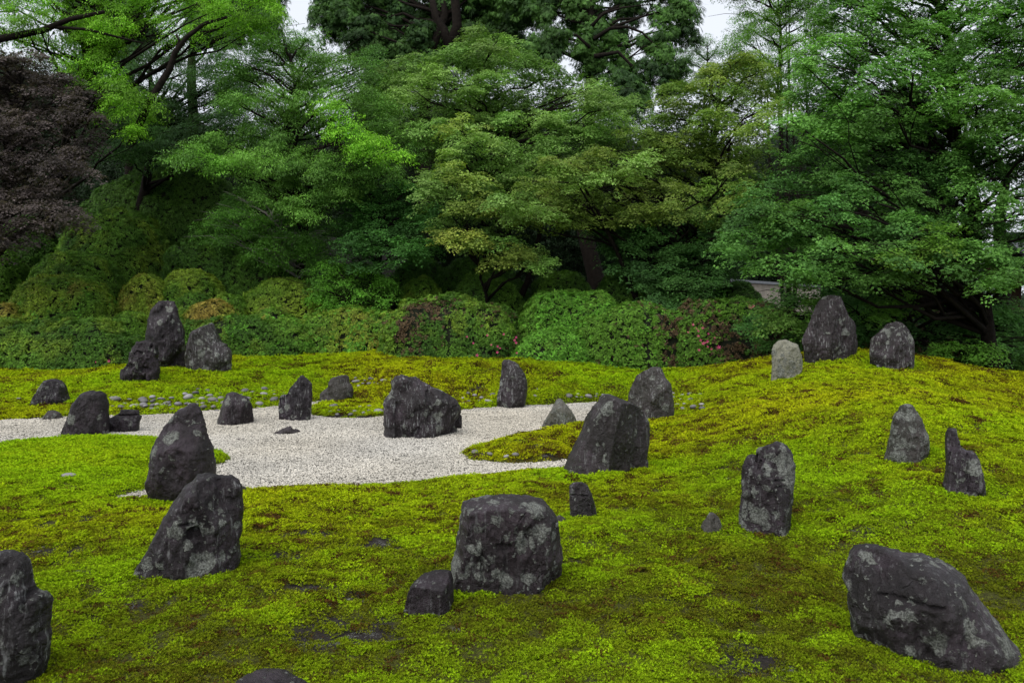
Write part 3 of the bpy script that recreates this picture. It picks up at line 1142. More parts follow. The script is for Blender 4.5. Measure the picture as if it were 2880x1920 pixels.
stone('boulder', 'low crumpled dark stone half sunk in the middle of the gravel', 'boulder', B_,
      [(755, 918), (770, 890), (830, 875), (880, 850), (930, 820), (980, 795), (1040, 785), (1052, 825), (1100, 825), (1150, 850), (1155, 870)],
      [(860, 912)], .7, params=(.1, .05, .1, .2), seed=15, res=50, thick=.3, rough=2)
stone('boulder', 'flat sliver of stone barely above the gravel, left of the crumpled stone', 'boulder', B_,
      [(385, 962), (410, 943), (440, 930), (500, 937), (540, 945), (535, 958)], [(450, 967)], .7, params=(.1, .15, .1, .2), seed=16, res=26, thick=.3)
stone('standing_stone', 'widest gravel stone, a craggy black block with a tilted purple upper face', S_, C_,
      [(340, 965), (338, 850), (328, 720), (315, 550), (345, 470), (405, 390), (420, 290), (460, 240), (515, 207), (600, 232), (670, 235), (720, 275), (800, 320), (930, 380), (1020, 420), (1080, 470), (1120, 540), (1140, 610), (1130, 700), (1128, 855)],
      [(400, 968)], .22, params=(.14, .02, .85, .1), seed=17, res=92, thick=.30, rough=1.0,
      dents=[(600, 860, 60, 80, .22), (760, 450, 50, 70, .12)], planes=[(500, 420, -.62, .78, 1.1), (900, 430, .45, .9, 1.0)])
stone('boulder', 'small dark wedge of stone poking out right of the craggy block', 'boulder', C_,
      [(1090, 690), (1110, 600), (1140, 600), (1165, 640), (1195, 680)], [(1150, 690)], .5, params=(.1, .02, .1, .2), seed=18, res=24, Y=12.9, thick=.3)
stone('standing_stone', 'slender fin-shaped dark stone at the far edge of the gravel', S_, C_,
      [(1590, 575), (1600, 450), (1625, 330), (1635, 200), (1645, 80), (1665, 45), (1720, 42), (1790, 65), (1850, 120), (1900, 200), (1930, 280), (1938, 370), (1925, 450), (1905, 540), (1890, 590)],
      [(1750, 600)], .5, params=(.2, .03, .8, .1), seed=19)
stone('standing_stone', 'small pale grey pyramid stone behind the moss islet', S_, D_,
      [(185, 885), (178, 840), (205, 770), (260, 690), (310, 590), (345, 530), (380, 520), (410, 540), (450, 590), (510, 660), (555, 730), (570, 780), (568, 800)],
      [(330, 895)], .4, params=(.6, .42, .2, 0), seed=20, Y=13.2, thick=.4, ridge=[(380, 520), (440, 850), .5, .8])
stone('standing_stone', 'big leaning slab with a smooth grey left face and a dark right face', S_, D_,
      [(430, 1340), (470, 1250), (530, 1140), (580, 1040), (640, 930), (680, 820), (710, 720), (760, 620), (820, 540), (870, 475), (900, 470), (970, 480), (1060, 525), (1150, 560), (1220, 600), (1310, 660), (1360, 720), (1388, 800), (1390, 930), (1375, 1080), (1350, 1190)],
      [(740, 1402)], .2, params=(.12, .04, .35, .1), seed=21, res=92, thick=.30, ridge=[(960, 520), (800, 1380), .5, .62], facets=4, slope=.25, rough=.6)
stone('standing_stone', 'blue-grey faceted stone standing behind the leaning slab', S_, D_,
      [(1155, 770), (1155, 560), (1165, 470), (1185, 400), (1215, 330), (1270, 250), (1340, 200), (1420, 170), (1470, 160), (1510, 180), (1540, 250), (1560, 290), (1620, 350), (1635, 440), (1655, 560), (1660, 770)],
      [(1450, 792)], .3, params=(.15, .12, .6, 0), seed=22, res=76, ridge=[(1540, 300), (1400, 790), .45, .8])
stone('standing_stone', 'palest stone, yellowish white with lichen, left on the right-hand mound', S_, E_,
      [(275, 1080), (285, 900), (285, 740), (310, 680), (345, 650), (370, 625), (430, 617), (490, 640), (545, 665), (560, 700), (590, 780), (610, 860), (605, 940), (598, 1020)],
      [(330, 1092)], .45, params=(.55, .92, .1, 0), seed=23, thick=.35)
stone('standing_stone', 'tallest purple-black pointed stone on top of the right-hand mound', S_, E_,
      [(675, 905), (660, 800), (645, 700), (635, 620), (655, 560), (700, 450), (745, 350), (780, 270), (825, 190), (890, 125), (960, 112), (1010, 130), (1045, 180), (1085, 260), (1130, 350), (1180, 400), (1205, 470), (1215, 600), (1222, 700), (1200, 790)],
      [(800, 910)], .5, params=(.14, .02, .75, .25), seed=24, res=84, thick=.33)
stone('standing_stone', 'rounded dark stone with a crust of lichen, right on the right-hand mound', S_, E_,
      [(1435, 890), (1420, 800), (1430, 700), (1445, 600), (1480, 560), (1540, 490), (1590, 440), (1690, 417), (1720, 440), (1775, 510), (1800, 600), (1835, 680), (1842, 780), (1835, 880)],
      [(1640, 952)], .45, params=(.42, .02, .8, .2), seed=25, thick=.4)
stone('standing_stone', 'grey stone thickly crusted with lichen on the slope at right', S_, F_,
      [(780, 780), (800, 690), (830, 580), (855, 470), (875, 340), (895, 270), (945, 220), (965, 165), (1000, 140), (1070, 142), (1110, 160), (1145, 200), (1185, 270), (1215, 330), (1250, 420), (1280, 500), (1290, 620), (1275, 720), (1245, 770)],
      [(1000, 797)], .45, params=(1.0, .14, .3, 0), seed=26, thick=.36, res=72)
stone('standing_stone', 'black stone with a narrow spike on its left shoulder, far right slope', S_, F_,
      [(1430, 1195), (1445, 1050), (1470, 900), (1480, 780), (1470, 620), (1475, 470), (1505, 415), (1600, 415), (1612, 480), (1630, 560), (1655, 630), (1700, 655), (1780, 670), (1820, 710), (1860, 780), (1880, 870), (1910, 960), (1918, 1080), (1922, 1225)],
      [(1700, 1226)], .32, params=(.32, 0, .35, .05), seed=27, thick=.36, res=78, dents=[(1700, 900, 20, 200, .25), (1510, 740, 12, 80, .25)])
stone('standing_stone', 'upright two-lobed stone split by a crack, lichen on its lower left', S_, G_,
      [(722, 1085), (715, 1000), (735, 880), (750, 740), (758, 630), (750, 520), (765, 430), (780, 360), (820, 315), (870, 300), (903, 316), (910, 280), (925, 242), (1000, 215), (1070, 190), (1140, 158), (1200, 170), (1260, 210), (1300, 270), (1330, 350), (1350, 430), (1340, 530), (1335, 650), (1318, 830), (1305, 1000), (1295, 1150)],
      [(1050, 1216)], .32, params=(.60, 0, .3, .15), seed=28, thick=.36, res=92, ridge=[(1300, 300), (1265, 1190), .06, 1.6],
      dents=[(930, 350, 14, 60, .3), (975, 410, 16, 50, .3), (1030, 465, 22, 30, .25), (1200, 575, 70, 12, .2), (1230, 640, 60, 14, .2)])
stone('boulder', 'little grey pointed stone in the moss, left of the two-lobed stone', 'boulder', G_,
      [(290, 1135), (330, 1060), (360, 1000), (385, 960), (420, 958), (460, 990), (490, 1020), (500, 1070), (520, 1120)],
      [(420, 1180)], .5, params=(.3, .2, .2, 0), seed=29, res=40)
stone('boulder', 'large flat-topped boulder patched with grey lichen, front centre', 'boulder', (1110, 1350, Q),
      [(362, 770), (362, 620), (375, 530), (400, 420), (410, 330), (425, 230), (445, 160), (500, 125), (560, 115), (680, 98), (790, 93), (880, 100), (950, 125), (1000, 170), (1030, 230), (1042, 330), (1055, 430), (1068, 540), (1065, 650), (1050, 715)],
      [(500, 795)], .30, params=(.62, .0, .2, .25), seed=30, thick=.36, res=110, top=34, ridge=[(960, 150), (880, 750), .12, .75], facets=5,
      dents=[(650, 370, 70, 35, .12), (540, 470, 14, 90, .08), (650, 690, 14, 90, .08)])
stone('boulder', 'small dark cube-like stone touching the flat-topped boulder', 'boulder', (1110, 1350, Q),
      [(75, 845), (90, 780), (108, 700), (125, 650), (170, 610), (240, 592), (300, 590), (345, 597), (362, 640), (366, 780), (362, 865)],
      [(300, 886)], .18, params=(.12, 0, .2, .15), seed=31, thick=.42, res=64, top=75, facets=0, rough=.7, ridge=[(345, 600), (330, 880), .08, 1.2])
stone('standing_stone', 'small notched dark stone standing behind the flat-topped boulder', S_, (1110, 1350, Q),
      [(1130, 252), (1125, 130), (1122, 40), (1140, 15), (1200, 8), (1240, 30), (1265, 80), (1285, 140), (1300, 215), (1296, 244)],
      [(1200, 261)], .4, params=(.30, .03, .5, 0), seed=32, res=56, dents=[(1180, 90, 60, 8, .35)])
stone('boulder', 'tiny grey stone between the flat-topped boulder and the notched stone', 'boulder', (1110, 1350, Q),
      [(1035, 280), (1035, 235), (1060, 222), (1090, 240), (1118, 270)], [(1080, 285)], .5, params=(.2, .15, .3, .1), seed=33, res=26, thick=.3)
stone('boulder', 'huge slanting blue-black boulder at the lower right corner', 'boulder', (2292, 1500, Q),
      [(330, 760), (240, 610), (215, 480), (195, 360), (187, 270), (200, 190), (215, 120), (250, 85), (330, 70), (420, 75), (500, 105), (560, 115), (700, 130), (800, 170), (880, 210), (950, 260), (1010, 340), (1080, 440), (1150, 530), (1230, 620), (1300, 700), (1344, 760), (1460, 930), (1540, 1100)],
      [(620, 830)], .38, params=(.44, .02, .3, .05), seed=34, thick=.30, res=110, slope=-.35, dents=[(640, 330, 200, 16, .10), (420, 300, 30, 90, .12)], rough=1.2)
stone('standing_stone', 'dark stone cut by the left picture edge in the foreground', S_, (0, 1528, Q),
      [(-330, 900), (-300, 500), (-230, 200), (-100, 70), (0, 42), (70, 40), (130, 60), (175, 100), (195, 160), (210, 240), (228, 300), (262, 308), (295, 312), (302, 365), (308, 380), (300, 450), (292, 550), (295, 650), (285, 750), (270, 810), (255, 880)],
      [(120, 960)], .35, params=(.28, .02, .6, 0), seed=35, thick=.30, res=95, Y=4.2, slope=0,
      dents=[(225, 340, 18, 60, .4), (0, 260, 60, 85, .22)])
stone('boulder', 'dark boulder whose top just enters the bottom edge of the picture', 'boulder', (0, 0, 1),
      [(650, 1960), (662, 1915), (690, 1896), (740, 1889), (800, 1896), (850, 1909), (885, 1930), (910, 1975)], [(780, 2010)], .5, params=(.1, .02, 0, .1), seed=36, thick=.4, Y=3.75, res=40)

# moss
pts_all = []
yy = 3.7
rows = []
while yy < 26:
    s = 0.050 + 0.0105 * yy
    st = s * 0.50
    w = yy * .643 * 1.08 + 1.3
    xr = np.arange(-w, w, st)
    rows.append(np.stack([xr + RNG.uniform(-.4, .4, len(xr)) * st, yy + RNG.uniform(-.5, .5, len(xr)) * st, np.full(len(xr), s)], -1))
    yy += st
P = np.concatenate(rows)
X, Y, S = P.T
d = gravel_sdf(X, Y)
k = d > 0.0
X, Y, S, d = X[k], Y[k], S[k], d[k]
cush = fbm(X * 7, Y * 7, 0, 3, 15)
Z = height(X, Y) + .012 * cush
# leave out what lies behind the planted bank
k = ~((Z > 1.35) | ((Y > 23.5)))
X, Y, S, d, Z, cush = X[k], Y[k], S[k], d[k], Z[k], cush[k]
B = bare(X, Y) + RNG.uniform(-.55, .55, len(X))
k = B < .78
X, Y, S, d, Z, B, cush = X[k], Y[k], S[k], d[k], Z[k], B[k], cush[k]
e = .05
nxn = -(height(X + e, Y) - height(X - e, Y)) / (2 * e)
nyn = -(height(X, Y + e) - height(X, Y - e)) / (2 * e)
nr = np.stack([nxn + RNG.normal(0, .12, len(X)), nyn + RNG.normal(0, .12, len(X)), np.ones(len(X))], -1)
# colour fields
lush = fbm(X * .55, Y * .75, 0, 4, 61) * .8 + fbm(X * 2.6, Y * 4.2, 0, 3, 71) * .55
speck = RNG.normal(0, .16, len(X))
island = smooth((9.0 - np.abs(Y - 10.6) * 4) / 4) * smooth((-3.1 - X) / 1.0)         # the bright moss left of the gravel
t = .64 + .24 * lush + speck * .8 + .22 * smooth((Y - 6.5) / 3) - .42 * np.clip(B, 0, 1) + .25 * island
t = t + .16 * cush - .12 * smooth((7.2 - Y) / 2.5)  # foreground moss darkened towards the viewer, a vignette put into its colour
t = t + .06 * smooth((Y - 6.5) / 2)
ring = np.zeros(len(X))
for (a0, a1, xf_, y0_, sl_) in FOOT:
    q = 1 / math.sqrt(1 + sl_ * sl_)
    A0 = np.array([xf_ + a0 * q, y0_ + a0 * q * sl_])
    A1 = np.array([xf_ + a1 * q, y0_ + a1 * q * sl_])
    dd_ = seg_dist(np.stack([X, Y], -1), [A0], [A1])
    ww = .22 * abs(a1 - a0)
    ring = np.maximum(ring, smooth(1 - (dd_ - ww) / (.16 + .25 * abs(a1 - a0))) * (abs(a1 - a0) > .22))
ring *= np.clip(.5 + fbm(X * 2, Y * 2, 4, 2, 55), 0, 1)
t = t + .15 * ring
t = np.maximum(t, .36 + .25 * speck)
t = np.clip(t, 0, 1)
yel = np.clip(.45 + .5 * fbm(X * .35, Y * .35, 8, 3, 91) + .10 * smooth((Y - 12) / 3) - .25 * island + .1 * RNG.normal(0, 1, len(X)) - .5 * ring, 0, 1)
st_ = np.array([[.055, .028, .009], [.105, .080, .009], [.20, .22, .008], [.29, .36, .008], [.35, .45, .009]])
tt = t * 4
i0 = np.clip(tt.astype(int), 0, 3)
f = (tt - i0)[:, None]
mc = st_[i0] * (1 - f) + st_[i0 + 1] * f
mc = mc * np.stack([1.0 + .42 * (yel - .45), 1 + .05 * (yel - .45), np.ones(len(X))], -1)
redf = RNG.uniform(size=len(X)) < np.clip(.12 + .20 * (yel - .4) - .15 * island + .25 * np.clip(.5 - t, 0, 1), 0, .35)
mc = np.where(redf[:, None], np.array([.085, .045, .012]) * RNG.uniform(.6, 1.4, (len(X), 1)), mc)
S2 = S * (1.0 + .25 * (t - .5)) * RNG.uniform(.85, 1.2, len(X))
near = np.clip(d / .12, .6, 1)
o = scatter('moss', G_MOSS, np.stack([X, Y, Z - .004], -1), nr, S2 * near, mc, seed=3)
tag(o, 'bright yellow-green star moss with brown flecks over the mounds', None, None, 'stuff')

# low trim of pale lichen and grit in the bare patches
bx = RNG.uniform(-5, 6, 60000)
by = RNG.uniform(3.8, 12, 60000)
bb = bare(bx, by)
k = (bb > .6) & (RNG.uniform(size=60000) < .25)
bx, by = bx[k], by[k]
dd = gravel_sdf(bx, by)
k = dd > .05
bx, by = bx[k], by[k]
g = RNG.uniform(.5, 1, len(bx))
grc = np.stack([.11 * g, .11 * g, .10 * g], -1)
o = scatter('grit', G_GRAV, np.stack([bx, by, height(bx, by) - .006], -1), np.tile([0, 0, 1.0], (len(bx), 1)), RNG.uniform(.15, .5, len(bx)), grc, seed=4)
tag(o, 'grey grit lying on the bare soil', None, None, 'stuff')


# ------------------------------------------------------------------ river cobbles along the far shore: each one a thing
def cobble_mesh(seed):
    rr = np.random.default_rng(seed)
    V, F = [], []
    nu, nvv = 9, 6
    ax = rr.uniform(.8, 1.25)
    for j in range(nvv + 1):
        ph = math.pi * j / nvv
        for i in range(nu):
            th = 2 * math.pi * i / nu
            p = np.array([math.cos(th) * math.sin(ph) * ax, math.sin(th) * math.sin(ph), math.cos(ph) * .55])
            V.append(p)
    V = np.array(V)
    V *= (1 + .10 * fbm(V[:, 0] * 1.3 + seed, V[:, 1] * 1.3, V[:, 2] * 1.3, 2, seed))[:, None]
    for j in range(nvv):
        for i in range(nu):
            i2 = (i + 1) % nu
            F.append((j * nu + i, (j + 1) * nu + i, (j + 1) * nu + i2, j * nu + i2))
    me = bpy.data.meshes.new('cobble')
    me.from_pydata(V.tolist(), [], F)
    me.polygons.foreach_set('use_smooth', [True] * len(me.polygons))
    me.materials.append(M_COB)
    return me


m, nt, out = new_mat('river_stone')
oi = N(nt, 'ShaderNodeObjectInfo')
tc = N(nt, 'ShaderNodeTexCoord')
cc = mixc(nt, mth(nt, 'MULTIPLY', tex_noise(nt, tc.outputs['Object'], 3, 5), .6), oi.outputs['Color'], (.10, .095, .09))
pp = N(nt, 'ShaderNodeBsdfPrincipled')
pp.inputs['Roughness'].default_value = .7
nt.links.new(cc, pp.inputs['Base Color'])
nt.links.new(pp.outputs[0], out.inputs[0])
M_COB = m
COB = [cobble_mesh(i) for i in range(6)]
ZONES = [  # x0, x1, y0, y1, count, size px, label, group
    (315, 470, 1118, 1150, 20, 22, 'grey river cobble in the moss behind the rounded and anvil stones', 'cobbles along the far left shore'),
    (395, 620, 1120, 1160, 46, 19, 'grey river cobble in the dense scatter between the anvil stone and the flat-topped stone', 'cobbles between the anvil and flat-topped stones'),
    (520, 800, 1094, 1145, 60, 18, 'grey river cobble in the moss behind the flat-topped purple stone', 'cobbles behind the flat-topped purple stone'),
    (970, 1110, 1062, 1092, 17, 14, 'small pale pebble on the far moss bank left of the craggy block', 'pebbles left of the craggy block'),
    (920, 1075, 1140, 1172, 14, 20, 'rounded stone in the dark soil at the moss tongue by the craggy block', 'stones on the moss tongue'),
    (1282, 1400, 1098, 1146, 9, 15, 'cobble on the moss between the craggy block and the fin stone', 'cobbles by the fin stone'),
    (1480, 1515, 1090, 1125, 5, 14, 'pebble in the moss just right of the fin stone', 'pebbles right of the fin stone'),
    (1595, 1700, 1106, 1128, 18, 17, 'rounded cobble behind the grey pyramid stone at the gravel edge', 'cobbles behind the pyramid stone'),
    (1890, 1975, 1108, 1160, 16, 19, 'purplish cobble at the foot of the mound, right of the blue-grey stone', 'cobbles right of the blue-grey stone'),
    (1310, 1450, 1262, 1292, 5, 17, 'pale pebble on the mossy islet beside the leaning slab', 'pebbles on the islet')]
for (x0, x1, y0, y1, cnt, szp, lab, grp) in ZONES:
    done = []
    tries = 0
    while len(done) < cnt and tries < 600:
        tries += 1
        px, py = random.uniform(x0, x1), random.triangular(y0, y1, y0 + .65 * (y1 - y0))
        sz = szp * random.choice([.6, .8, 1, 1.15, 1.4])
        if any(abs(px - a) < .55 * (sz + c) and abs(py - b) < .3 * (sz + c) for a, b, c in done):
            continue
        w = march(px, py)
        if w[2] > 1.3:
            continue
        done.append((px, py, sz))
        o = bpy.data.objects.new('cobble', random.choice(COB))
        link(o)
        r = sz / FPX * w[1] * .5
        o.location = (w[0], w[1], w[2] + .018 + r * random.uniform(-.05, .25))
        o.rotation_euler = (random.uniform(-.3, .3), random.uniform(-.3, .3), random.uniform(0, 6.3))
        o.scale = (r * random.uniform(.9, 1.15), r, r * random.uniform(.8, 1.2))
        g = random.choice([.09, .12, .15, .19, .24, .32])
        o.color = (g * 1.0, g * .96, g * random.choice([.88, .97, 1.02]), 1)
        tag(o, lab, 'cobble', grp)
for (px, py, sz, lab) in [(322, 1120, 28, 'widest flat grey cobble on the moss right of the rounded stone'), (52, 1122, 12, 'lone pebble in the moss at the far left edge'),
                          (60, 1150, 16, 'pale pebble in the moss below the squat trapezoid stone'), (193, 1160, 22, 'pale cobble at the gravel edge just left of the rounded stone'),
                          (193, 1338, 34, 'flat grey stone in a hollow of the bright moss island')]:
    w = march(px, py)
    o = link(bpy.data.objects.new('cobble', COB[0]))
    r = sz / FPX * w[1] * .5
    o.location = (w[0], w[1], w[2] + .1 * r)
    o.scale = (r * 1.2, r, r * .7)
    o.color = (.24, .23, .22, 1)
    tag(o, lab, 'cobble')


# ------------------------------------------------------------------ clipped azaleas
def vnoise(p, s, sd, o=3):
    return fbm(p[:, 0] * s, p[:, 1] * s, p[:, 2] * s, o, sd)


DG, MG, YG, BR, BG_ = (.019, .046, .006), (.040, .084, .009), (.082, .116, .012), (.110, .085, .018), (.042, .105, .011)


def shrub(x0, x1, top, base, Y, ry, c1, c2, c3, label, seed, ex=2.3, shoots=.0, group='clipped azalea shrubs', name='azalea_shrub', dens=300, cat='shrub', lump=.07, sink=.3, twiggy=0.0):
    """rounded clipped shrub; x0..x1, top and base rows are where it stands in view at distance Y"""
    cx = (x0 + x1) / 2
    C0 = at(cx, base, Y)
    T0 = at(cx, top, Y)
    rx = (x1 - x0) / 2 / FPX * Y
    gz = float(height(np.array([C0[0]]), np.array([Y]), False)[0])
    zb = min(C0[2], gz) - sink
    rz = T0[2] - zb
    rr = np.random.default_rng(seed)
    org = np.array([C0[0], Y, zb])
    e = 2.0 / ex

    def surf(th, ph):
        c, s = np.cos(ph), np.sin(ph)
        ct, st = np.cos(th), np.sin(th)
        pw = lambda v: np.sign(v) * np.abs(v) ** e
        p = np.stack([rx * pw(c) * pw(ct), ry * pw(c) * pw(st), rz * pw(s)], -1)
        k = 1 + lump * fbm(p[:, 0] * .9 + seed, p[:, 1] * .9, p[:, 2] * .9, 3, seed) + .035 * fbm(p[:, 0] * 3.5, p[:, 1] * 3.5, p[:, 2] * 3.5, 2, seed + 1)
        return p * k[:, None]
    nu, nv2 = 40, 14
    th = np.tile(np.linspace(0, 2 * math.pi, nu, endpoint=False), nv2)
    ph = np.repeat(np.linspace(0.0, math.pi / 2, nv2), nu)
    V = surf(th, ph) * (1 - .09 / np.array([rx, ry, rz]))
    F = []
    for j in range(nv2 - 1):
        for i in range(nu):
            i2 = (i + 1) % nu
            F.append((j * nu + i, j * nu + i2, (j + 1) * nu + i2, (j + 1) * nu + i))
    # even sampling: propose on the sphere, keep in proportion to local area
    ga, gb_ = np.meshgrid((np.arange(256) + .5) * 2 * math.pi / 256, (np.arange(48) + .5) * math.pi / 96)
    th, ph = ga.ravel(), gb_.ravel()
    da, db = math.pi / 256, math.pi / 192
    a = (surf(th + da, ph) - surf(th - da, ph))
    b = (surf(th, ph + db) - surf(th, np.maximum(ph - db, 0)))
    area = np.linalg.norm(np.cross(a, b), axis=1) + 1e-9
    M = int(area.sum() * dens)
    pick = rr.choice(len(area), M, p=area / area.sum())
    th = th[pick] + rr.uniform(-da, da, M)
    ph = np.clip(ph[pick] + rr.uniform(-db, db, M), 0.001, math.pi / 2 - .001)
    d = .04
    p0 = surf(th, ph)
    a = surf(th + d, ph) - surf(th - d, ph)
    b = surf(th, np.minimum(ph + d, math.pi / 2)) - surf(th, np.maximum(ph - d, 0.0))
    nrm = np.cross(a, b)
    nrm /= (np.linalg.norm(nrm, axis=1) + 1e-9)[:, None]
    keep = np.ones(M, bool)
    keep &= (p0[:, 1] < ry * .55)
    p0, nrm = p0[keep], nrm[keep]
    w = p0 + org
    gh = height(w[:, 0], w[:, 1], False)
    k = w[:, 2] > gh - .03
    p0, nrm, w = p0[k], nrm[k], w[k]
    n = len(p0)
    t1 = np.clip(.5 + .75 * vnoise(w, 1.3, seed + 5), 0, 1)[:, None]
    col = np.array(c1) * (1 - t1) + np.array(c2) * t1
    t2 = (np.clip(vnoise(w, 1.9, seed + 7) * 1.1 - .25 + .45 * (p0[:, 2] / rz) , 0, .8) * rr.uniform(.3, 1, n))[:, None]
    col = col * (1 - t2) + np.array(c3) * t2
    if shoots:
        q = (vnoise(w, .8, seed + 9) + rr.normal(0, .45, n) > .75 - shoots)[:, None]
        col = np.where(q, np.array(BG_) * rr.uniform(.7, 1.3, (n, 1)), col)
    if twiggy:
        q = vnoise(w, .9, seed + 12) + .3 * rr.normal(0, 1, n) > .55 - twiggy
        keep2 = ~(q & (rr.uniform(size=n) < .55))
        col = np.where(q[:, None], np.array((.040, .026, .014)), col)
        p0, nrm, col = p0[keep2], nrm[keep2], col[keep2]
        n = len(p0)
    col = col * rr.uniform(.75, 1.25, (n, 1))
    p0 = p0 - nrm * (rr.uniform(0, 1, (n, 1)) ** 2 * .09 - .02)
    nrm = nrm + rr.normal(0, .35, (n, 3)) + np.array([0, 0, .25])
    o = mesh_obj(name, V, F, M_CORE)
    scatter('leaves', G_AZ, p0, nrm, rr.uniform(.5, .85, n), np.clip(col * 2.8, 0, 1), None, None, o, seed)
    o.location = org.tolist()
    tag(o, label, cat, group)
    return o


SH = [  # x0, x1, top, base, Y, ry, c1, c2, c3, label, extra
    (215, 760, 478, 700, 30, 1.8, DG, (.03, .062, .010), MG, 'highest dark green clipped azalea mound on the left bank, under the trees', dict(ex=2.0)),
    (165, 488, 590, 780, 27, 1.7, DG, MG, YG, 'tall rounded azalea dome on the left bank, second from the top', dict(ex=2.2)),
    (-60, 170, 620, 790, 26.6, 1.5, DG, DG, MG, 'dark azalea dome half hidden under the purple maple', dict(ex=2.3)),
    (-120, 66, 690, 850, 24.6, 1.4, DG, MG, MG, 'dark azalea dome at the left picture edge', dict(ex=2.3)),
    (470, 880, 650, 850, 26.2, 1.6, DG, DG, MG, 'long dark flat-topped azalea hedge high on the left bank', dict(ex=3.0)),
    (95, 348, 705, 850, 24.6, 1.4, MG, DG, YG, 'rounded azalea dome left of centre bank, with a brown-tipped crown', dict(ex=2.2)),
    (30, 340, 765, 920, 22.9, 1.3, MG, YG, BR, 'broad yellow-brown azalea mound above the left front hedge', dict(ex=2.1, shoots=.12)),
    (340, 488, 772, 885, 23.6, 1.0, MG, YG, BR, 'small round yellowish azalea ball on the left bank', dict(ex=2.1)),
    (435, 640, 755, 890, 24.4, 1.2, MG, YG, YG, 'smooth yellow-green azalea dome right of the yellowish ball', dict(ex=2.1)),
    (480, 625, 820, 905, 22.9, .9, DG, MG, YG, 'little low azalea hump below the smooth dome', dict(ex=2.1)),
    (505, 690, 842, 960, 22.6, 1.0, YG, BR, BR, 'rust-tipped azalea clump behind the pale-edged stone', dict(ex=2.1)),
    (580, 715, 832, 940, 23.2, .9, MG, YG, MG, 'green azalea hump right of the rust-tipped clump', dict(ex=2.1)),
    (665, 950, 786, 930, 24.2, 1.4, MG, YG, YG, 'wide yellow-green azalea mound in the middle of the bank', dict(ex=2.2)),
    (680, 860, 856, 960, 22.9, 1.0, YG, MG, BR, 'yellow-brown azalea hump above the front hedge, left of centre', dict(ex=2.1, shoots=.1)),
    (-90, 110, 856, 960, 22.0, 1.0, YG, BR, BR, 'orange-tipped azalea clump at the left picture edge', dict(ex=2.1, shoots=.1)),
    (-140, 436, 903, 1062, 20.9, 1.1, DG, MG, YG, 'long level clipped front hedge at far left', dict(ex=3.2, cat='hedge', name='azalea_hedge', lump=.06)),
    (320, 440, 878, 1020, 21.8, .9, MG, MG, YG, 'green azalea hump between the front hedge and the tallest left stone', dict(ex=2.3)),
    (395, 900, 888, 1022, 22.5, 1.1, MG, DG, YG, 'front hedge behind the left stone group, with fresh green shoots', dict(ex=4.0, shoots=.18, cat='hedge', name='azalea_hedge')),
    (820, 1150, 866, 1024, 22.9, 1.2, YG, MG, BR, 'mixed yellow and green front hedge left of centre', dict(ex=4.0, shoots=.16, cat='hedge', name='azalea_hedge')),
    (870, 1125, 756, 900, 25.0, 1.3, DG, DG, MG, 'dark azalea mound under the trees, left of centre', dict(ex=2.4)),
    (1110, 1262, 778, 890, 24.5, 1.1, DG, MG, YG, 'small dark azalea mound with lit top, centre back', dict(ex=2.4)),
    (1235, 1490, 780, 900, 24.2, 1.3, DG, MG, MG, 'wide dark azalea mound, centre back row', dict(ex=2.4)),
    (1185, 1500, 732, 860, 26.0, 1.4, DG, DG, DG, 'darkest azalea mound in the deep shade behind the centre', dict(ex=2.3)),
    (1480, 1680, 752, 880, 25.5, 1.2, DG, MG, DG, 'shaded azalea mound behind the right of centre', dict(ex=2.3)),
    (1640, 1860, 772, 900, 24.0, 1.3, DG, MG, MG, 'azalea mound behind the bright front hedge, under the maple', dict(ex=2.5)),
    (1455, 1775, 820, 1040, 22.0, 1.3, MG, MG, BG_, 'big rounded azalea with bright fresh shoots, right of centre', dict(ex=3.0, shoots=.22)),
    (1330, 1480, 862, 1040, 21.8, 1.0, DG, MG, MG, 'narrow dark azalea hump between the two big central hedges', dict(ex=2.3, twiggy=.15)),
    (1070, 1470, 846, 1046, 21.9, 1.2, DG, MG, YG, 'broad green front hedge in the centre with a few pink flowers', dict(ex=4.0, cat='hedge', name='azalea_hedge', twiggy=.1)),
    (1420, 1700, 930, 1050, 20.9, .9, MG, BG_, BG_, 'low bright green azalea at the foot of the central hedges', dict(ex=2.4, shoots=.25)),
    (1620, 1980, 858, 1060, 21.2, 1.2, MG, MG, BG_, 'front hedge with pale green runners, right of centre', dict(ex=4.0, shoots=.25, twiggy=.25, cat='hedge', name='azalea_hedge')),
    (1880, 2260, 856, 1062, 20.8, 1.2, DG, MG, MG, 'twiggy brownish hedge with pink azalea flowers behind the mound', dict(ex=4.0, shoots=.05, twiggy=.42, cat='hedge', name='azalea_hedge')),
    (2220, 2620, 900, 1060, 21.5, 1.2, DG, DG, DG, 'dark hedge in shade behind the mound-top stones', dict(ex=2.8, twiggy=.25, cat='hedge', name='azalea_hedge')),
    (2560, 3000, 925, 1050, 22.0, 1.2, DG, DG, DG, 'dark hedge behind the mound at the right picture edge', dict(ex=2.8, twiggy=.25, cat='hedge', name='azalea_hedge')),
    (1060, 1290, 735, 860, 26.4, 1.3, DG, DG, MG, 'shaded azalea mound under the dark maple tiers', dict(ex=2.4)),
    (1950, 2180, 812, 900, 23.8, 1.1, DG, DG, DG, 'dark leafy shrub in front of the plaster wall', dict(ex=2.3)),
]
hedges = {}
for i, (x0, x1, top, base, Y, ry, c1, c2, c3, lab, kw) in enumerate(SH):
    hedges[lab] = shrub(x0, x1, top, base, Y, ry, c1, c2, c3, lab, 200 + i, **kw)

# pink azalea flowers: parts of the hedges that bear them
M_PINK = plain('pink_petal', (.55, .05, .18), .6, 5, .2)
M_PINK2 = plain('salmon_petal', (.60, .20, .20), .6, 5, .2)


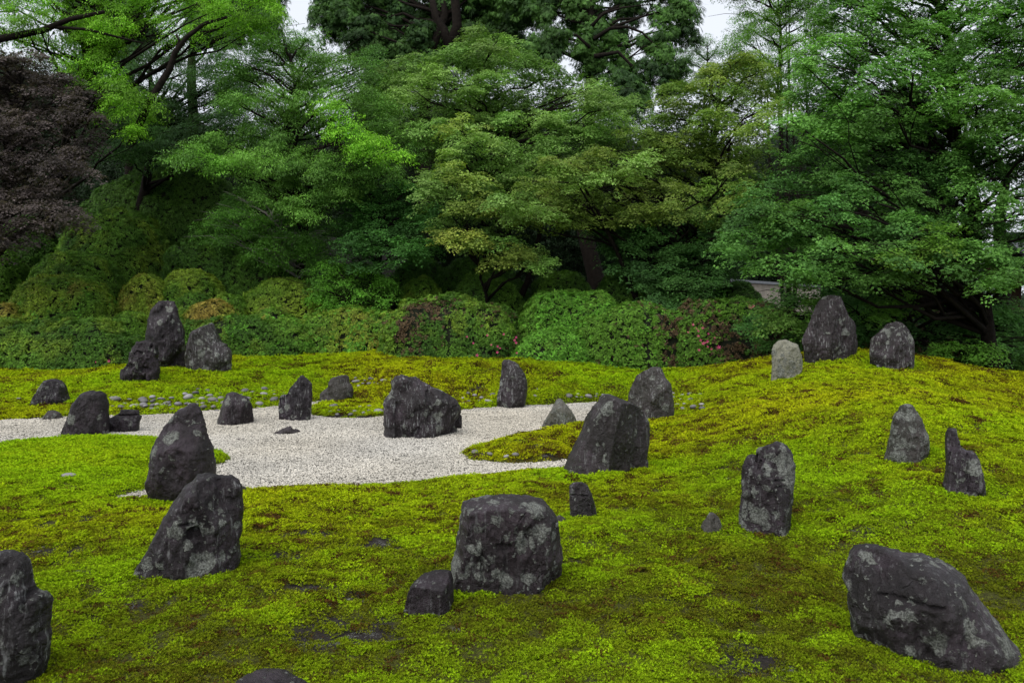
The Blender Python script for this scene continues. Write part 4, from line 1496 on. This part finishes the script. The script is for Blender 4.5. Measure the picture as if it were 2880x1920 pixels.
def flower_mesh(nm, mat):
    V, F = [(0, 0, 0)], []
    for k in range(5):
        a = k * 1.2566
        b = len(V)
        for (r, da, z) in ((.6, -.35, .35), (1.0, -.22, .5), (1.05, .22, .5), (.6, .35, .35)):
            V.append((r * math.cos(a + da), r * math.sin(a + da), z))
        F.append((0, b, b + 1, b + 2, b + 3))
    me = bpy.data.meshes.new(nm)
    me.from_pydata(V, [], F)
    me.materials.append(mat)
    return me


FM, FM2 = flower_mesh('flower', M_PINK), flower_mesh('salmon_flower', M_PINK2)


def flowers(lab, spots, Y, me=FM, r=.034):
    h = hedges[lab]
    for (px, py, sc) in spots:
        # walk along the line of sight to the hedge surface
        dg = h.location
        best = at(px, py, Y)
        o = link(bpy.data.objects.new('flower', me))
        o.parent = h
        o.location = (best[0] - dg[0], best[1] - dg[1], best[2] - dg[2])
        o.rotation_euler = (R(60) + random.uniform(-.4, .4), random.uniform(-.5, .5), random.uniform(-.3, .3))
        o.scale = (r * sc,) * 3


flowers('twiggy brownish hedge with pink azalea flowers behind the mound',
        [(1949, 914, 1), (1958, 924, .8), (1976, 922, 1), (1963, 931, 1), (1992, 939, .8), (1964, 946, 1.1), (1970, 957, 1), (1978, 966, 1.3), (1989, 960, 1.1), (1984, 963, .9), (1966, 984, 1),
         (2000, 981, 1), (2021, 976, 1.4), (1935, 935, .8), (2010, 950, .7), (1990, 975, .8)], 19.5)
flowers('broad green front hedge in the centre with a few pink flowers',
        [(1313, 948, .9), (1370, 943, 1), (1331, 965, .8), (1382, 970, .8), (1399, 974, 1), (1399, 991, 1), (1341, 999, 1.2), (1417, 940, .9), (1406, 980, .8)], 20.6)
flowers('low bright green azalea at the foot of the central hedges', [(1452, 949, .8), (1447, 956, 1), (1451, 964, 1), (1453, 993, .8)], 19.95)
flowers('long level clipped front hedge at far left', [(307, 1015, 1.1), (102, 1038, .8), (270, 1018, .6)], 19.8)
flowers('twiggy brownish hedge with pink azalea flowers behind the mound', [(2107, 862, 1.5), (2112, 866, 1.5), (2118, 860, 1.2)], 19.9, FM2)

# ------------------------------------------------------------------ wall, gate roof, path beyond the garden
wall = empty('plaster_wall', (0, 0, 0))
pa, pb = at(2040, 800, 25.5), at(2300, 800, 34.0)
ga = pa.copy()
gb = pb.copy()
for p in (ga, gb):
    p[2] = .1
tang = (gb - ga) / np.linalg.norm(gb - ga)
nn_ = np.array([-tang[1], tang[0], 0])


def slab(a, b, z0, z1, th0, th1, shift=0.0):
    V = []
    for p in (a, b):
        for (s, z) in ((-th0, z0), (th0, z0), (th1, z1), (-th1, z1)):
            V.append(np.array([p[0], p[1], 0]) + nn_ * (s + shift) + np.array([0, 0, z]))
    F = [(0, 1, 2, 3), (7, 6, 5, 4), (0, 4, 5, 1), (1, 5, 6, 2), (2, 6, 7, 3), (3, 7, 4, 0)]
    return V, F


wall.location = ga.tolist()


def rel(VF, o):
    return [np.array(v) - np.array(o.location) for v in VF[0]], VF[1]


zt = 2.93
mesh_obj('wall_face', *rel(slab(ga, gb, -.2, zt - .10, .12, .12), wall), M_PLASTER, wall, False)
mesh_obj('coping', *rel(slab(ga, gb, zt - .098, zt, .20, .10), wall), M_TILE, wall, False)
tag(wall, 'cream plaster garden wall with a tiled coping glimpsed under the maples', 'wall')


def box(x0, x1, y0, y1, z0, z1):
    V = [(x, y, z) for z in (z0, z1) for y in (y0, y1) for x in (x0, x1)]
    F = [(0, 2, 3, 1), (4, 5, 7, 6), (0, 1, 5, 4), (2, 6, 7, 3), (0, 4, 6, 2), (1, 3, 7, 5)]
    return V, F


# small roofed gate: eaves at the right picture edge
gx0 = at(2818, 790, 25)[0]
gate = empty('roofed_gate', (gx0, 25, 0.1))
zr = at(2840, 750, 25)[2] - .1
zu = at(2840, 800, 25)[2] - .1


def roof_plane(y0, z0, y1, z1, th, x0, x1):
    V = [(x, y, z) for (x, y, z) in [(x0, y0, z0), (x1, y0, z0), (x1, y1, z1), (x0, y1, z1), (x0, y0, z0 + th), (x1, y0, z0 + th), (x1, y1, z1 + th), (x0, y1, z1 + th)]]
    F = [(0, 3, 2, 1), (4, 5, 6, 7), (0, 1, 5, 4), (1, 2, 6, 5), (2, 3, 7, 6), (3, 0, 4, 7)]
    return V, F


mesh_obj('roof_slope', *roof_plane(-1.6, zu + .35, 0, zu + 1.35, .10, .1, 7), M_TILE, gate, False)
mesh_obj('roof_slope', *roof_plane(1.6, zu + .35, 0.0, zu + 1.35, .10, .1, 7), M_TILE, gate, False)
mesh_obj('ridge', *box(0, 7.1, -.14, .14, zu + 1.42, zu + 1.62), M_TILE, gate, False)
mesh_obj('gable_board', *box(.25, .33, -1.3, 1.3, zu - .02, zu + .62), M_WOOD, gate, False)
for k in range(6):
    mesh_obj('beam', *box(.35, 6.8, -1.25 + .5 * k, -1.17 + .5 * k, zu, zu + .5), M_WOOD, gate, False)
for (px_, py_) in ((1.0, -.9), (1.0, .9), (5.5, -.9), (5.5, .9)):
    mesh_obj('post', *box(px_ - .12, px_ + .12, py_ - .12, py_ + .12, -.2, zu - .002), M_WOOD, gate, False)
tag(gate, 'brown timber gate with a grey tiled roof at the right picture edge', 'gate')

pw = mesh_obj('path', [(8, 24.2, .165), (30, 26.5, .165), (30, 28.2, .165), (8, 26.0, .165), (8, 24.2, .4), (30, 26.5, .4), (30, 28.2, .4), (8, 26.0, .4)],
              [(4, 5, 6, 7), (0, 1, 5, 4), (3, 7, 6, 2), (0, 4, 7, 3), (1, 2, 6, 5)], M_WALK, None, False)
tag(pw, 'raised grey path beyond the hedge at right', None, None, 'structure')
rl = empty('low_rail', (0, 0, 0))
ra_, rb_ = at(2600, 866, 23.5), at(2960, 866, 23.5)
rl.location = (ra_[0], 23.5, .2)
mesh_obj('rail', *box(0, rb_[0] - ra_[0], -.05, .05, ra_[2] - .32, ra_[2] - .18), M_WOOD, rl, False)
for k in range(4):
    xx = .4 + k * (rb_[0] - ra_[0] - .8) / 3
    mesh_obj('post', *box(xx - .05, xx + .05, -.04, .04, -.3, ra_[2] - .322), M_WOOD, rl, False)
tag(rl, 'low dark timber rail under the maple boughs at right', 'rail')


# ------------------------------------------------------------------ trees
def F2(poly):
    return np.array(poly, float) * 1.2245


def poly_pick(rr, poly, n, mind, tries=60):
    lo, hi = poly.min(0), poly.max(0)
    got = []
    for _ in range(n * tries):
        if len(got) >= n:
            break
        p = rr.uniform(lo, hi)
        if not inside(p[None], poly)[0]:
            continue
        if any(((p[0] - q[0]) / 1.5) ** 2 + (p[1] - q[1]) ** 2 < mind ** 2 for q in got):
            continue
        got.append(p)
    return got


def limb_path(a, b, rr, n=6, sag=.12):
    a, b = np.array(a, float), np.array(b, float)
    L = np.linalg.norm(b - a)
    out = []
    for i in range(n):
        t = i / (n - 1)
        p = a + (b - a) * t
        p = p + np.array([0, 0, 1]) * sag * L * math.sin(math.pi * t) * .6 * (1 - .3 * t)
        if 0 < i < n - 1:
            p = p + rr.normal(0, .03, 3) * L
        out.append(p)
    return out


def tree(name, label, poly, n, size, Y, dY, c1, c2, base, seed, kind='maple', trunk=.13, pads=(), fill=200, bark=None, cat='tree', group=None, top=None, limbs=(), dens=1.0, flat=.30, tilt=.35, tone=.30, nl=7, stems=1, limbr=.035, tint=2.5):
    rr = np.random.default_rng(seed)
    poly = F2(poly)
    G = {'maple': G_MAPLE, 'broad': G_BROAD, 'conifer': G_CONIF}[kind]
    bark = bark or M_BARK
    ylo, yhi = poly[:, 1].min(), poly[:, 1].max()
    P = []
    for p in poly_pick(rr, poly, n, (size[0] + size[1]) * .5 * 1.2245 * .30):
        s = rr.uniform(*size) * 1.2245
        yy_ = Y + dY * (.5 - (p[1] - ylo) / (yhi - ylo + 1e-6)) + rr.normal(0, dY * .22)
        P.append((p[0], p[1], s, yy_, c1, c2))
    for (fx, fy, s, yy_, ca, cb) in pads:
        P.append((fx * 1.2245, fy * 1.2245, s * 1.2245, yy_, ca, cb))
    bx_, Yb = base
    b0 = at(bx_ * 1.2245, 900, Yb)
    gz = float(height(np.array([b0[0]]), np.array([Yb]), False)[0])
    org = np.array([b0[0], Yb, gz])
    root = empty(name, org)
    tag(root, label, cat, group)
    pts, nrm, col, scl = [], [], [], []
    cen = []
    for (px, py, s, yy_, ca, cb) in P:
        c = at(px, py, yy_)
        r = s / 2 / FPX * yy_
        cen.append(c)
        m_ = max(8, int(dens * math.pi * r * r / .027))
        nsub = 6
        sub = rr.integers(0, nsub, m_)
        sth = rr.uniform(0, 6.283, nsub)
        srr = r * .62 * np.sqrt(rr.uniform(.1, 1, nsub))
        sx_, sy_, sz_ = srr * np.cos(sth) * 1.1, srr * np.sin(sth) * .8, rr.normal(0, .16, nsub) * r - flat * .8 * srr ** 2 / r
        rpad = r
        r = r * .52
        th = rr.uniform(0, 6.283, m_)
        lob = 1 + .22 * np.sin(th * 2 + rr.uniform(0, 6)) + .18 * np.sin(th * 5 + rr.uniform(0, 6))
        rho = r * np.sqrt(rr.uniform(0, 1, m_)) * lob
        zz = -(flat + .35) * rho * rho / r + .08 * r * rr.normal(0, 1, m_) + .10 * r * np.sin(th * 3 + rho / r * 5)
        lower = rr.uniform(size=m_) < .30
        zz = zz - np.where(lower, rr.uniform(.1, .45, m_) * r, 0)
        q = np.stack([rho * np.cos(th), rho * .8 * np.sin(th), zz + .12 * r], -1)
        tdir = rr.uniform(-.25, .25)
        q = q + np.stack([sx_[sub], sy_[sub], sz_[sub]], -1)
        q[:, 2] += q[:, 0] * tdir
        r = rpad
        if kind == 'conifer':
            q[:, 2] -= rr.uniform(0, .9, m_) * r * (rr.uniform(size=m_) < .5)
        pts.append(c + q)
        nv = np.stack([np.cos(th) * rho / r * tilt * 2.4, np.sin(th) * rho / r * tilt * 2.4 - .15, np.ones(m_)], -1) + rr.normal(0, .16, (m_, 3))
        nrm.append(nv)
        t = rr.uniform(0, 1)
        k = np.clip(t + rr.normal(0, .22, m_), 0, 1)[:, None]
        cc_ = (np.array(ca) * (1 - k) + np.array(cb) * k) * rr.uniform(1 - tone, 1 + tone)
        cc_ = cc_ * rr.uniform(.8, 1.2, (m_, 1))
        col.append(cc_)
        scl.append(rr.uniform(.65, 1.1, m_))
    # inner leaves behind the pads, the crown's inner shade put into their darker colour
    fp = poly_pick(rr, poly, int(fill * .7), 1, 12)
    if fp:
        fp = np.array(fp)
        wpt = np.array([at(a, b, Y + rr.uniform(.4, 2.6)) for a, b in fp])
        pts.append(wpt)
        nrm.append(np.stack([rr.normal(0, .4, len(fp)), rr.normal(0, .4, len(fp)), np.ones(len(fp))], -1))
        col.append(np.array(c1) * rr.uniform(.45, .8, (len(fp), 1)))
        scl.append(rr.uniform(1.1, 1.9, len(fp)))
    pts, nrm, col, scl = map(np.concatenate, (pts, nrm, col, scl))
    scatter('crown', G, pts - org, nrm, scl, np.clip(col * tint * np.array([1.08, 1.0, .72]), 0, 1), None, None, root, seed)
    # trunk and limbs
    cen = np.array(cen)
    topz = cen[:, 2].max()
    ctop = cen[cen[:, 2] > topz - 1.5].mean(0) if top is None else at(top[0] * 1.2245, top[1] * 1.2245, top[2])
    path = []
    for i in range(8):
        t = i / 7
        p = org * (1 - t) + ctop * t + np.array([rr.normal(0, .18), rr.normal(0, .12), 0]) * (0 < i < 7) * 1.0
        p[0] = org[0] + (ctop[0] - org[0]) * t ** 1.3 + (p[0] - org[0] - (ctop[0] - org[0]) * t)
        path.append(p)
    path[0] = path[0] - np.array([0, 0, .3])
    path = np.array(path)
    rad = np.linspace(trunk, trunk * .25, 8)
    rad[0] *= 1.35
    mesh_obj('trunk', *tube(path - org, rad, 9, .08, seed), bark, root)
    for s_ in range(1, stems):
        off = np.array([rr.uniform(-.5, .5), rr.uniform(-.3, .3), 0])
        tp = cen[rr.integers(0, len(cen))]
        pp_ = [path[0] + off * (.2 + .8 * i / 5) + (tp - path[0] - off) * (i / 5) + rr.normal(0, .1, 3) * (0 < i < 5) for i in range(6)]
        mesh_obj('trunk', *tube(np.array(pp_) - org, np.linspace(trunk * .7, trunk * .15, 6), 7, .08, seed + s_), bark, root)
    order = rr.permutation(len(cen))
    twigs = []
    for j, ii in enumerate(order):
        c = cen[ii]
        hd = np.hypot(c[0] - org[0], c[1] - org[1])
        za = max(org[2] + .6, c[2] - .35 * hd - .3)
        t = np.clip((za - path[0, 2]) / (path[-1, 2] - path[0, 2] + 1e-6), .08, .98)
        fidx = t * 7
        i0_ = int(min(6, fidx))
        a = path[i0_] + (path[i0_ + 1] - path[i0_]) * (fidx - i0_)
        lp = np.array(limb_path(a, c - np.array([0, 0, .12]), rr))
        L = np.linalg.norm(c - a)
        r0 = limbr + .006 * L
        tb = tube(lp - org, np.linspace(r0, .010, len(lp)), 5, 0, seed + j)
        if j < nl:
            mesh_obj('limb', *tb, bark, root)
        else:
            twigs.append(tb)
        for _ in range(3):
            e_ = c + rr.normal(0, 1, 3) * np.array([.5, .4, .12])
            twigs.append(tube(np.array(limb_path(lp[3], e_, rr, 4)) - org, np.linspace(.014, .005, 4), 4))
    if twigs:
        o = mesh_obj('branches', *join(twigs), bark, root)
        o['kind'] = 'stuff'
    for (pl, r0, r1, yy_) in limbs:
        lp = np.array([at(a * 1.2245, b * 1.2245, yy_) for a, b in pl])
        mesh_obj('limb', *tube(lp - org, np.linspace(r0, r1, len(lp)), 7, .05, 5), bark, root)
    return root


LG, DK = (.050, .125, .020), (.020, .045, .014)
BRI, OL = (.085, .20, .018), (.085, .125, .030)
MP = (.060, .125, .035)
MP2 = (.095, .165, .055)
CG = (.012, .030, .012)
BLG = (.026, .060, .030)
YEL = (.11, .155, .038)

tree('cedar_tree', 'tall dark conifer with a forked trunk behind the central maple', [(740, -80), (1190, -80), (1190, 70), (1130, 90), (1040, 110), (960, 150), (900, 200), (890, 340), (840, 330), (830, 240), (870, 150), (800, 60), (735, 20)],
     62, (55, 100), 36, 3, CG, (.034, .080, .022), (960, 36), 301, 'conifer', .45, fill=240, top=(1010, -60, 36), dens=1.0, flat=.5, nl=8, limbr=.07, group='tall conifers behind the garden',
     limbs=[([(1032, 110), (1020, 70), (1000, 40), (985, -40)], .22, .12, 34.5), ([(1032, 110), (1050, 60), (1045, 0), (1052, -60)], .25, .16, 34.5)])
tree('cedar_tree', 'tall dark conifer with a stout trunk and bare twisted boughs, right of the central maple', [(1180, -80), (1595, -80), (1585, 40), (1560, 90), (1590, 130), (1540, 180), (1480, 230), (1430, 235), (1400, 170), (1310, 100), (1240, 120), (1190, 60)],
     44, (50, 95), 34, 3, CG, (.038, .090, .024), (1352, 34), 302, 'conifer', .42, fill=70, top=(1350, -60, 34), dens=.9, flat=.5, nl=10, limbr=.07, group='tall conifers behind the garden',
     limbs=[([(1355, 110), (1325, 82), (1300, 78), (1280, 85), (1260, 100)], .07, .015, 33), ([(1365, 90), (1400, 66), (1440, 62), (1475, 75), (1505, 105), (1530, 150)], .09, .015, 33), ([(1365, 130), (1420, 120), (1460, 160), (1470, 210)], .10, .02, 33), ([(1360, 60), (1385, 32), (1430, 18), (1500, 10)], .08, .015, 33)])
tree('cedar_tree', 'slim conifer with a straight brown trunk at upper left', [(150, -80), (330, -80), (340, 60), (290, 150), (200, 150)], 16, (60, 100), 33, 2, CG, (.025, .06, .016), (307, 33), 303, 'conifer', .20, fill=90, top=(305, -60, 33), limbr=.04, group='straight-trunked conifers at upper left')
tree('cedar_tree', 'conifer with a straight ivy-green trunk at upper left', [(400, -80), (640, -80), (600, 40), (560, 90), (470, 60)], 16, (60, 100), 31, 2, CG, (.025, .06, .016), (440, 31), 304, 'conifer', .30, fill=60, bark=M_BARKG, top=(440, -60, 31), limbr=.04, group='straight-trunked conifers at upper left')
tree('broadleaf_tree', 'bright lime-green drooping broadleaf tree spreading across the top left corner', [(-80, -80), (625, -80), (640, 40), (590, 75), (500, 50), (430, 75), (350, 50), (270, 80), (250, 130), (320, 200), (345, 300), (300, 300), (250, 210), (170, 130), (60, 90), (-80, 110)],
     60, (80, 130), 24, 3, (.055, .13, .015), BRI, (110, 27), 305, 'broad', .20, fill=160, flat=.45, tilt=.5,
     limbs=[([(300, 330), (345, 230), (390, 158), (402, 120), (430, 85), (470, 55), (522, 40)], .12, .04, 23.5), ([(402, 130), (412, 95), (405, 80)], .06, .03, 23.5), ([(-80, 130), (0, 90), (100, 70), (160, 45), (240, 28)], .13, .05, 23.5), ([(120, 62), (200, 68), (280, 88), (330, 100)], .05, .02, 23.5)])
tree('broadleaf_tree', 'shaded blue-green tree above the highest azalea mound', [(190, 100), (420, 90), (560, 150), (600, 200), (590, 300), (500, 340), (430, 320), (350, 380), (330, 360), (250, 330), (190, 300), (150, 180)],
     60, (80, 120), 28, 3, BLG, (.035, .085, .030), (335, 28.5), 306, 'broad', .22, fill=420, limbs=[])
tree('maple_tree', 'purple-leaved maple hanging in from the left edge', [(-90, 120), (60, 125), (120, 170), (235, 215), (230, 250), (160, 280), (215, 320), (190, 370), (130, 390), (160, 460), (200, 490), (130, 510), (60, 530), (-90, 560)],
     54, (80, 130), 21, 2.5, (.052, .045, .060), (.120, .104, .138), (-60, 21.5), 307, 'maple', .16, fill=220, flat=.4, tint=1.15)
tree('broadleaf_tree', 'layered green tree with pale feathery boughs left of the central maple', [(395, 340), (480, 320), (560, 270), (500, 200), (560, 100), (660, 70), (760, 110), (870, 180), (880, 260), (960, 350), (900, 390), (800, 400), (780, 440), (700, 480), (600, 440), (500, 385)],
     74, (80, 125), 24, 3, (.036, .088, .022), (.058, .130, .028), (700, 24.8), 308, 'broad', .13, fill=330, bark=M_BARK, flat=.35,
     pads=[(740, 235, 110, 22.3, BRI, LG), (790, 280, 120, 22.2, BRI, LG), (850, 310, 110, 22.1, BRI, BRI), (900, 345, 90, 22.0, BRI, BRI), (820, 330, 110, 22.2, BRI, LG), (450, 345, 110, 22.4, LG, LG), (520, 365, 100, 22.3, LG, LG)])
tree('broadleaf_tree', 'airy tree against the sky right of the lime-green tree', [(500, 90), (600, 60), (700, 80), (860, 110), (870, 200), (760, 240), (640, 240), (520, 210)],
     22, (70, 110), 28, 2.5, (.026, .07, .020), (.045, .11, .024), (600, 28.5), 309, 'broad', .14, fill=40, flat=.4, dens=.6)
tree('broadleaf_tree', 'low bright-leaved tree with a thin pale stem over the dark hedge', [(470, 545), (520, 460), (640, 430), (720, 470), (780, 560), (720, 620), (690, 590), (560, 580)],
     30, (70, 110), 24.6, 1.6, (.030, .08, .018), (.045, .12, .022), (708, 24.8), 310, 'broad', .045, fill=120, bark=M_BARKP)
tree('broadleaf_tree', 'sapling with fresh yellow-green leaves over the middle of the bank', [(700, 620), (760, 590), (880, 630), (900, 680), (780, 700), (710, 680)],
     12, (55, 80), 23.0, 1.0, (.045, .12, .02), (.06, .17, .022), (770, 23.6), 311, 'broad', .04, fill=20)
tree('maple_tree', 'large domed green maple in the centre of the picture', [(1120, 75), (1200, 95), (1300, 170), (1420, 200), (1450, 240), (1400, 265), (1440, 330), (1350, 360), (1280, 400), (1240, 430), (1180, 480), (1080, 480), (990, 430), (1000, 340), (960, 270), (880, 200), (915, 140), (1040, 110)],
     110, (90, 135), 25, 4, MP, MP2, (1165, 25.6), 312, 'maple', .20, fill=750, stems=3,
     pads=[(1044, 277, 90, 22.2, MP2, YEL), (1100, 300, 110, 22.1, YEL, MP2), (1040, 343, 80, 22.0, MP2, YEL), (1067, 388, 150, 21.8, YEL, MP2), (1000, 400, 100, 21.9, MP2, MP), (1104, 460, 100, 21.8, YEL, MP2), (1050, 470, 90, 21.8, MP2, YEL),
           (1130, 100, 100, 25, MP2, MP2), (940, 190, 100, 24, MP2, MP2), (1000, 165, 100, 24, MP2, MP2), (1350, 215, 120, 24, MP2, MP2), (1420, 235, 90, 24, MP, MP2)])
tree('maple_tree', 'low yellowing maple boughs hanging over the dark azaleas, centre', [(985, 500), (1080, 500), (1130, 540), (1240, 560), (1250, 600), (1180, 600), (1100, 580), (1010, 550)],
     8, (60, 90), 22.3, 1, MP, MP2, (1120, 24), 313, 'maple', .08, fill=40,
     pads=[(1010, 530, 70, 22, MP2, YEL), (1057, 533, 120, 21.8, YEL, (.15, .165, .045)), (1100, 555, 80, 21.8, YEL, MP2), (1150, 590, 90, 21.8, MP2, YEL), (1200, 575, 110, 21.8, MP2, YEL), (1230, 600, 70, 21.8, MP2, MP2)])
tree('maple_tree', 'dark green shade maple in horizontal tiers, left of the yellowing boughs', [(790, 420), (900, 405), (985, 430), (985, 560), (930, 590), (840, 605), (800, 560), (780, 500)],
     34, (80, 120), 23.4, 2, (.022, .066, .020), (.032, .095, .024), (880, 24.5), 314, 'maple', .12, fill=260)
tree('maple_tree', 'yellow-green maple crown with dark upright stems, right of the conifer', [(1250, 360), (1400, 340), (1450, 320), (1500, 260), (1540, 190), (1640, 160), (1700, 110), (1760, 160), (1780, 200), (1760, 260), (1740, 330), (1750, 420), (1650, 480), (1560, 500), (1480, 490), (1400, 480), (1330, 500), (1250, 505), (1170, 500), (1180, 450)],
     110, (85, 130), 23.5, 4, (.052, .100, .022), OL, (1560, 24.2), 315, 'maple', .17, fill=620, stems=4,
     pads=[(1304, 363, 120, 21.2, YEL, MP2), (1250, 470, 110, 21.2, MP2, MP2), (1350, 400, 120, 21.2, MP2, MP2), (1700, 130, 90, 25, OL, OL), (1640, 160, 90, 25, OL, OL), (1450, 370, 120, 21.2, MP2, MP2), (1200, 490, 90, 21.1, MP2, MP2)])
tree('maple_tree', 'shaded maple leaning over the azaleas below the yellow-green crown', [(1370, 500), (1480, 490), (1600, 490), (1690, 480), (1690, 560), (1650, 650), (1570, 705), (1490, 700), (1450, 620), (1390, 560)],
     46, (80, 120), 22.6, 2, (.026, .070, .026), (.038, .098, .030), (1500, 23.8), 316, 'maple', .13, fill=330, stems=3)
tree('broadleaf_tree', 'tall airy tree of many thin upright stems against the sky', [(1675, -80), (1880, -80), (1910, 60), (1850, 130), (1840, 220), (1760, 230), (1700, 150), (1690, 60)],
     40, (70, 110), 30, 3, (.040, .095, .022), (.060, .135, .026), (1810, 30), 317, 'broad', .10, fill=60, dens=1.1, stems=9)
tree('broadleaf_tree', 'small distant tree showing in the gap of sky', [(1560, 120), (1610, 85), (1650, 90), (1700, 130), (1690, 190), (1580, 200)], 10, (50, 80), 40, 2, (.035, .08, .03), (.05, .10, .04), (1620, 40), 318, 'broad', .12, fill=30)
tree('maple_tree', 'great green maple filling the upper right corner', [(1840, -80), (2450, -80), (2450, 320), (2300, 290), (2200, 260), (2060, 270), (1950, 260), (1870, 320), (1800, 280), (1840, 200), (1850, 100), (1900, 40)],
     125, (100, 150), 18.5, 3.5, (.036, .095, .024), (.060, .140, .034), (2250, 19.4), 319, 'maple', .22, fill=560)
tree('maple_tree', 'wide green maple in flat tiers on the right, above the mound', [(1720, 445), (1800, 350), (1950, 285), (2150, 270), (2352, 310), (2450, 350), (2450, 640), (2280, 630), (2180, 600), (2060, 640), (1940, 620), (1830, 640), (1700, 590), (1670, 540)],
     125, (100, 150), 17.6, 3, (.030, .082, .024), (.055, .130, .034), (2290, 17.8), 320, 'maple', .17, fill=480,
     pads=[(2120, 560, 130, 16.0, (.07, .15, .025), OL), (2060, 580, 110, 15.9, (.07, .15, .025), OL), (2170, 530, 120, 16.0, (.07, .15, .025), LG), (1770, 490, 110, 16.8, MP, LG), (1830, 470, 110, 16.8, MP, LG)])
tree('maple_tree', 'low spreading maple boughs right behind the mound-top stones', [(1720, 730), (1790, 670), (1900, 650), (2100, 650), (2352, 700), (2440, 740), (2440, 820), (2340, 820), (2200, 790), (2080, 760), (1900, 770), (1800, 790), (1730, 770)],
     30, (90, 140), 18.8, 1.6, (.028, .080, .026), (.050, .125, .036), (2110, 19.2), 321, 'maple', .13, fill=120,
     pads=[(1780, 715, 110, 17.8, LG, MP2), (1840, 730, 120, 17.8, LG, MP2), (2000, 700, 120, 17.8, LG, MP), (2250, 800, 110, 17.4, LG, LG), (2180, 790, 100, 17.5, LG, LG), (2050, 680, 110, 17.8, LG, LG), (1880, 690, 120, 17.8, LG, MP)])
# dark tree with a leaning trunk at the right edge
tree('broadleaf_tree', 'dark-trunked evergreen tree leaning at the right picture edge', [(2240, 250), (2330, 230), (2450, 260), (2450, 520), (2330, 480), (2270, 430)], 14, (60, 90), 20.5, 2, (.018, .035, .014), (.025, .055, .018), (2310, 20.5), 322, 'broad', .26, fill=30, top=(2270, 330, 20.5), dens=.6)

# far wood that closes the view behind everything
TOPL = np.array([(-600, 60), (0, 120), (300, 220), (500, 300), (700, 360), (850, 320), (1050, 220), (1300, 230), (1500, 240), (1700, 300), (2000, 380), (2200, 380), (2350, 250), (2650, 230), (2700, 460), (2760, 760), (2800, 838), (3300, 838)], float)
rr = np.random.default_rng(900)
M_ = 26000
pxs = rr.uniform(-500, 3200, M_)
yv = rr.uniform(40, 47, M_)
topr = np.interp(pxs, TOPL[:, 0], TOPL[:, 1]) + 26 * fbm(pxs * .01, 0, 0, 4, 8)
pys = topr + (1 - rr.uniform(0, 1, M_) ** .8) * (905 - topr)
wp = np.array([at(a, b, c) for a, b, c in zip(pxs, pys, yv)])
bump = fbm(wp[:, 0] * .35, wp[:, 1] * .35, wp[:, 2] * .35, 3, 5)
wp[:, 1] -= 2.0 * bump
# solid core behind the leaves
xv = np.linspace(-600, 3300, 90)
Vc, Fc = [], []
for i, a in enumerate(xv):
    t0 = np.interp(a, TOPL[:, 0], TOPL[:, 1]) + 26 * float(fbm(np.array([a * .01]), 0, 0, 4, 8)[0]) + 20
    for j in range(12):
        b = t0 + (930 - t0) * j / 11
        q = at(a, b, 47.5)
        q[1] += 1.5 * float(noise(np.array([q[0] * .3]), q[2] * .3, 0, 4)[0]) + 4 * (1 - min(1, j / 3)) ** 2
        if j == 11:
            q[2] = -.5
        Vc.append(q)
for i in range(len(xv) - 1):
    for j in range(11):
        p = i * 12 + j
        Fc.append((p, p + 1, p + 13, p + 12))
nc0 = len(Vc)
Vc += [v + np.array([0, 3, 0]) for v in Vc]
for i in range(len(xv) - 1):
    for j in range(11):
        p = nc0 + i * 12 + j
        Fc.append((p, p + 12, p + 13, p + 1))
    Fc.append((i * 12, (i + 1) * 12, nc0 + (i + 1) * 12, nc0 + i * 12))
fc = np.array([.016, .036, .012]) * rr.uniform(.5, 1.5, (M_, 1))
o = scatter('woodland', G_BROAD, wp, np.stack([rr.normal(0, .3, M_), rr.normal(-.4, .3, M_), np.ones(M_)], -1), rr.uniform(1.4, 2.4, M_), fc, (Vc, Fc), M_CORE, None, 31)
tag(o, 'dark far woodland closing the view behind the garden trees', None, None, 'stuff')
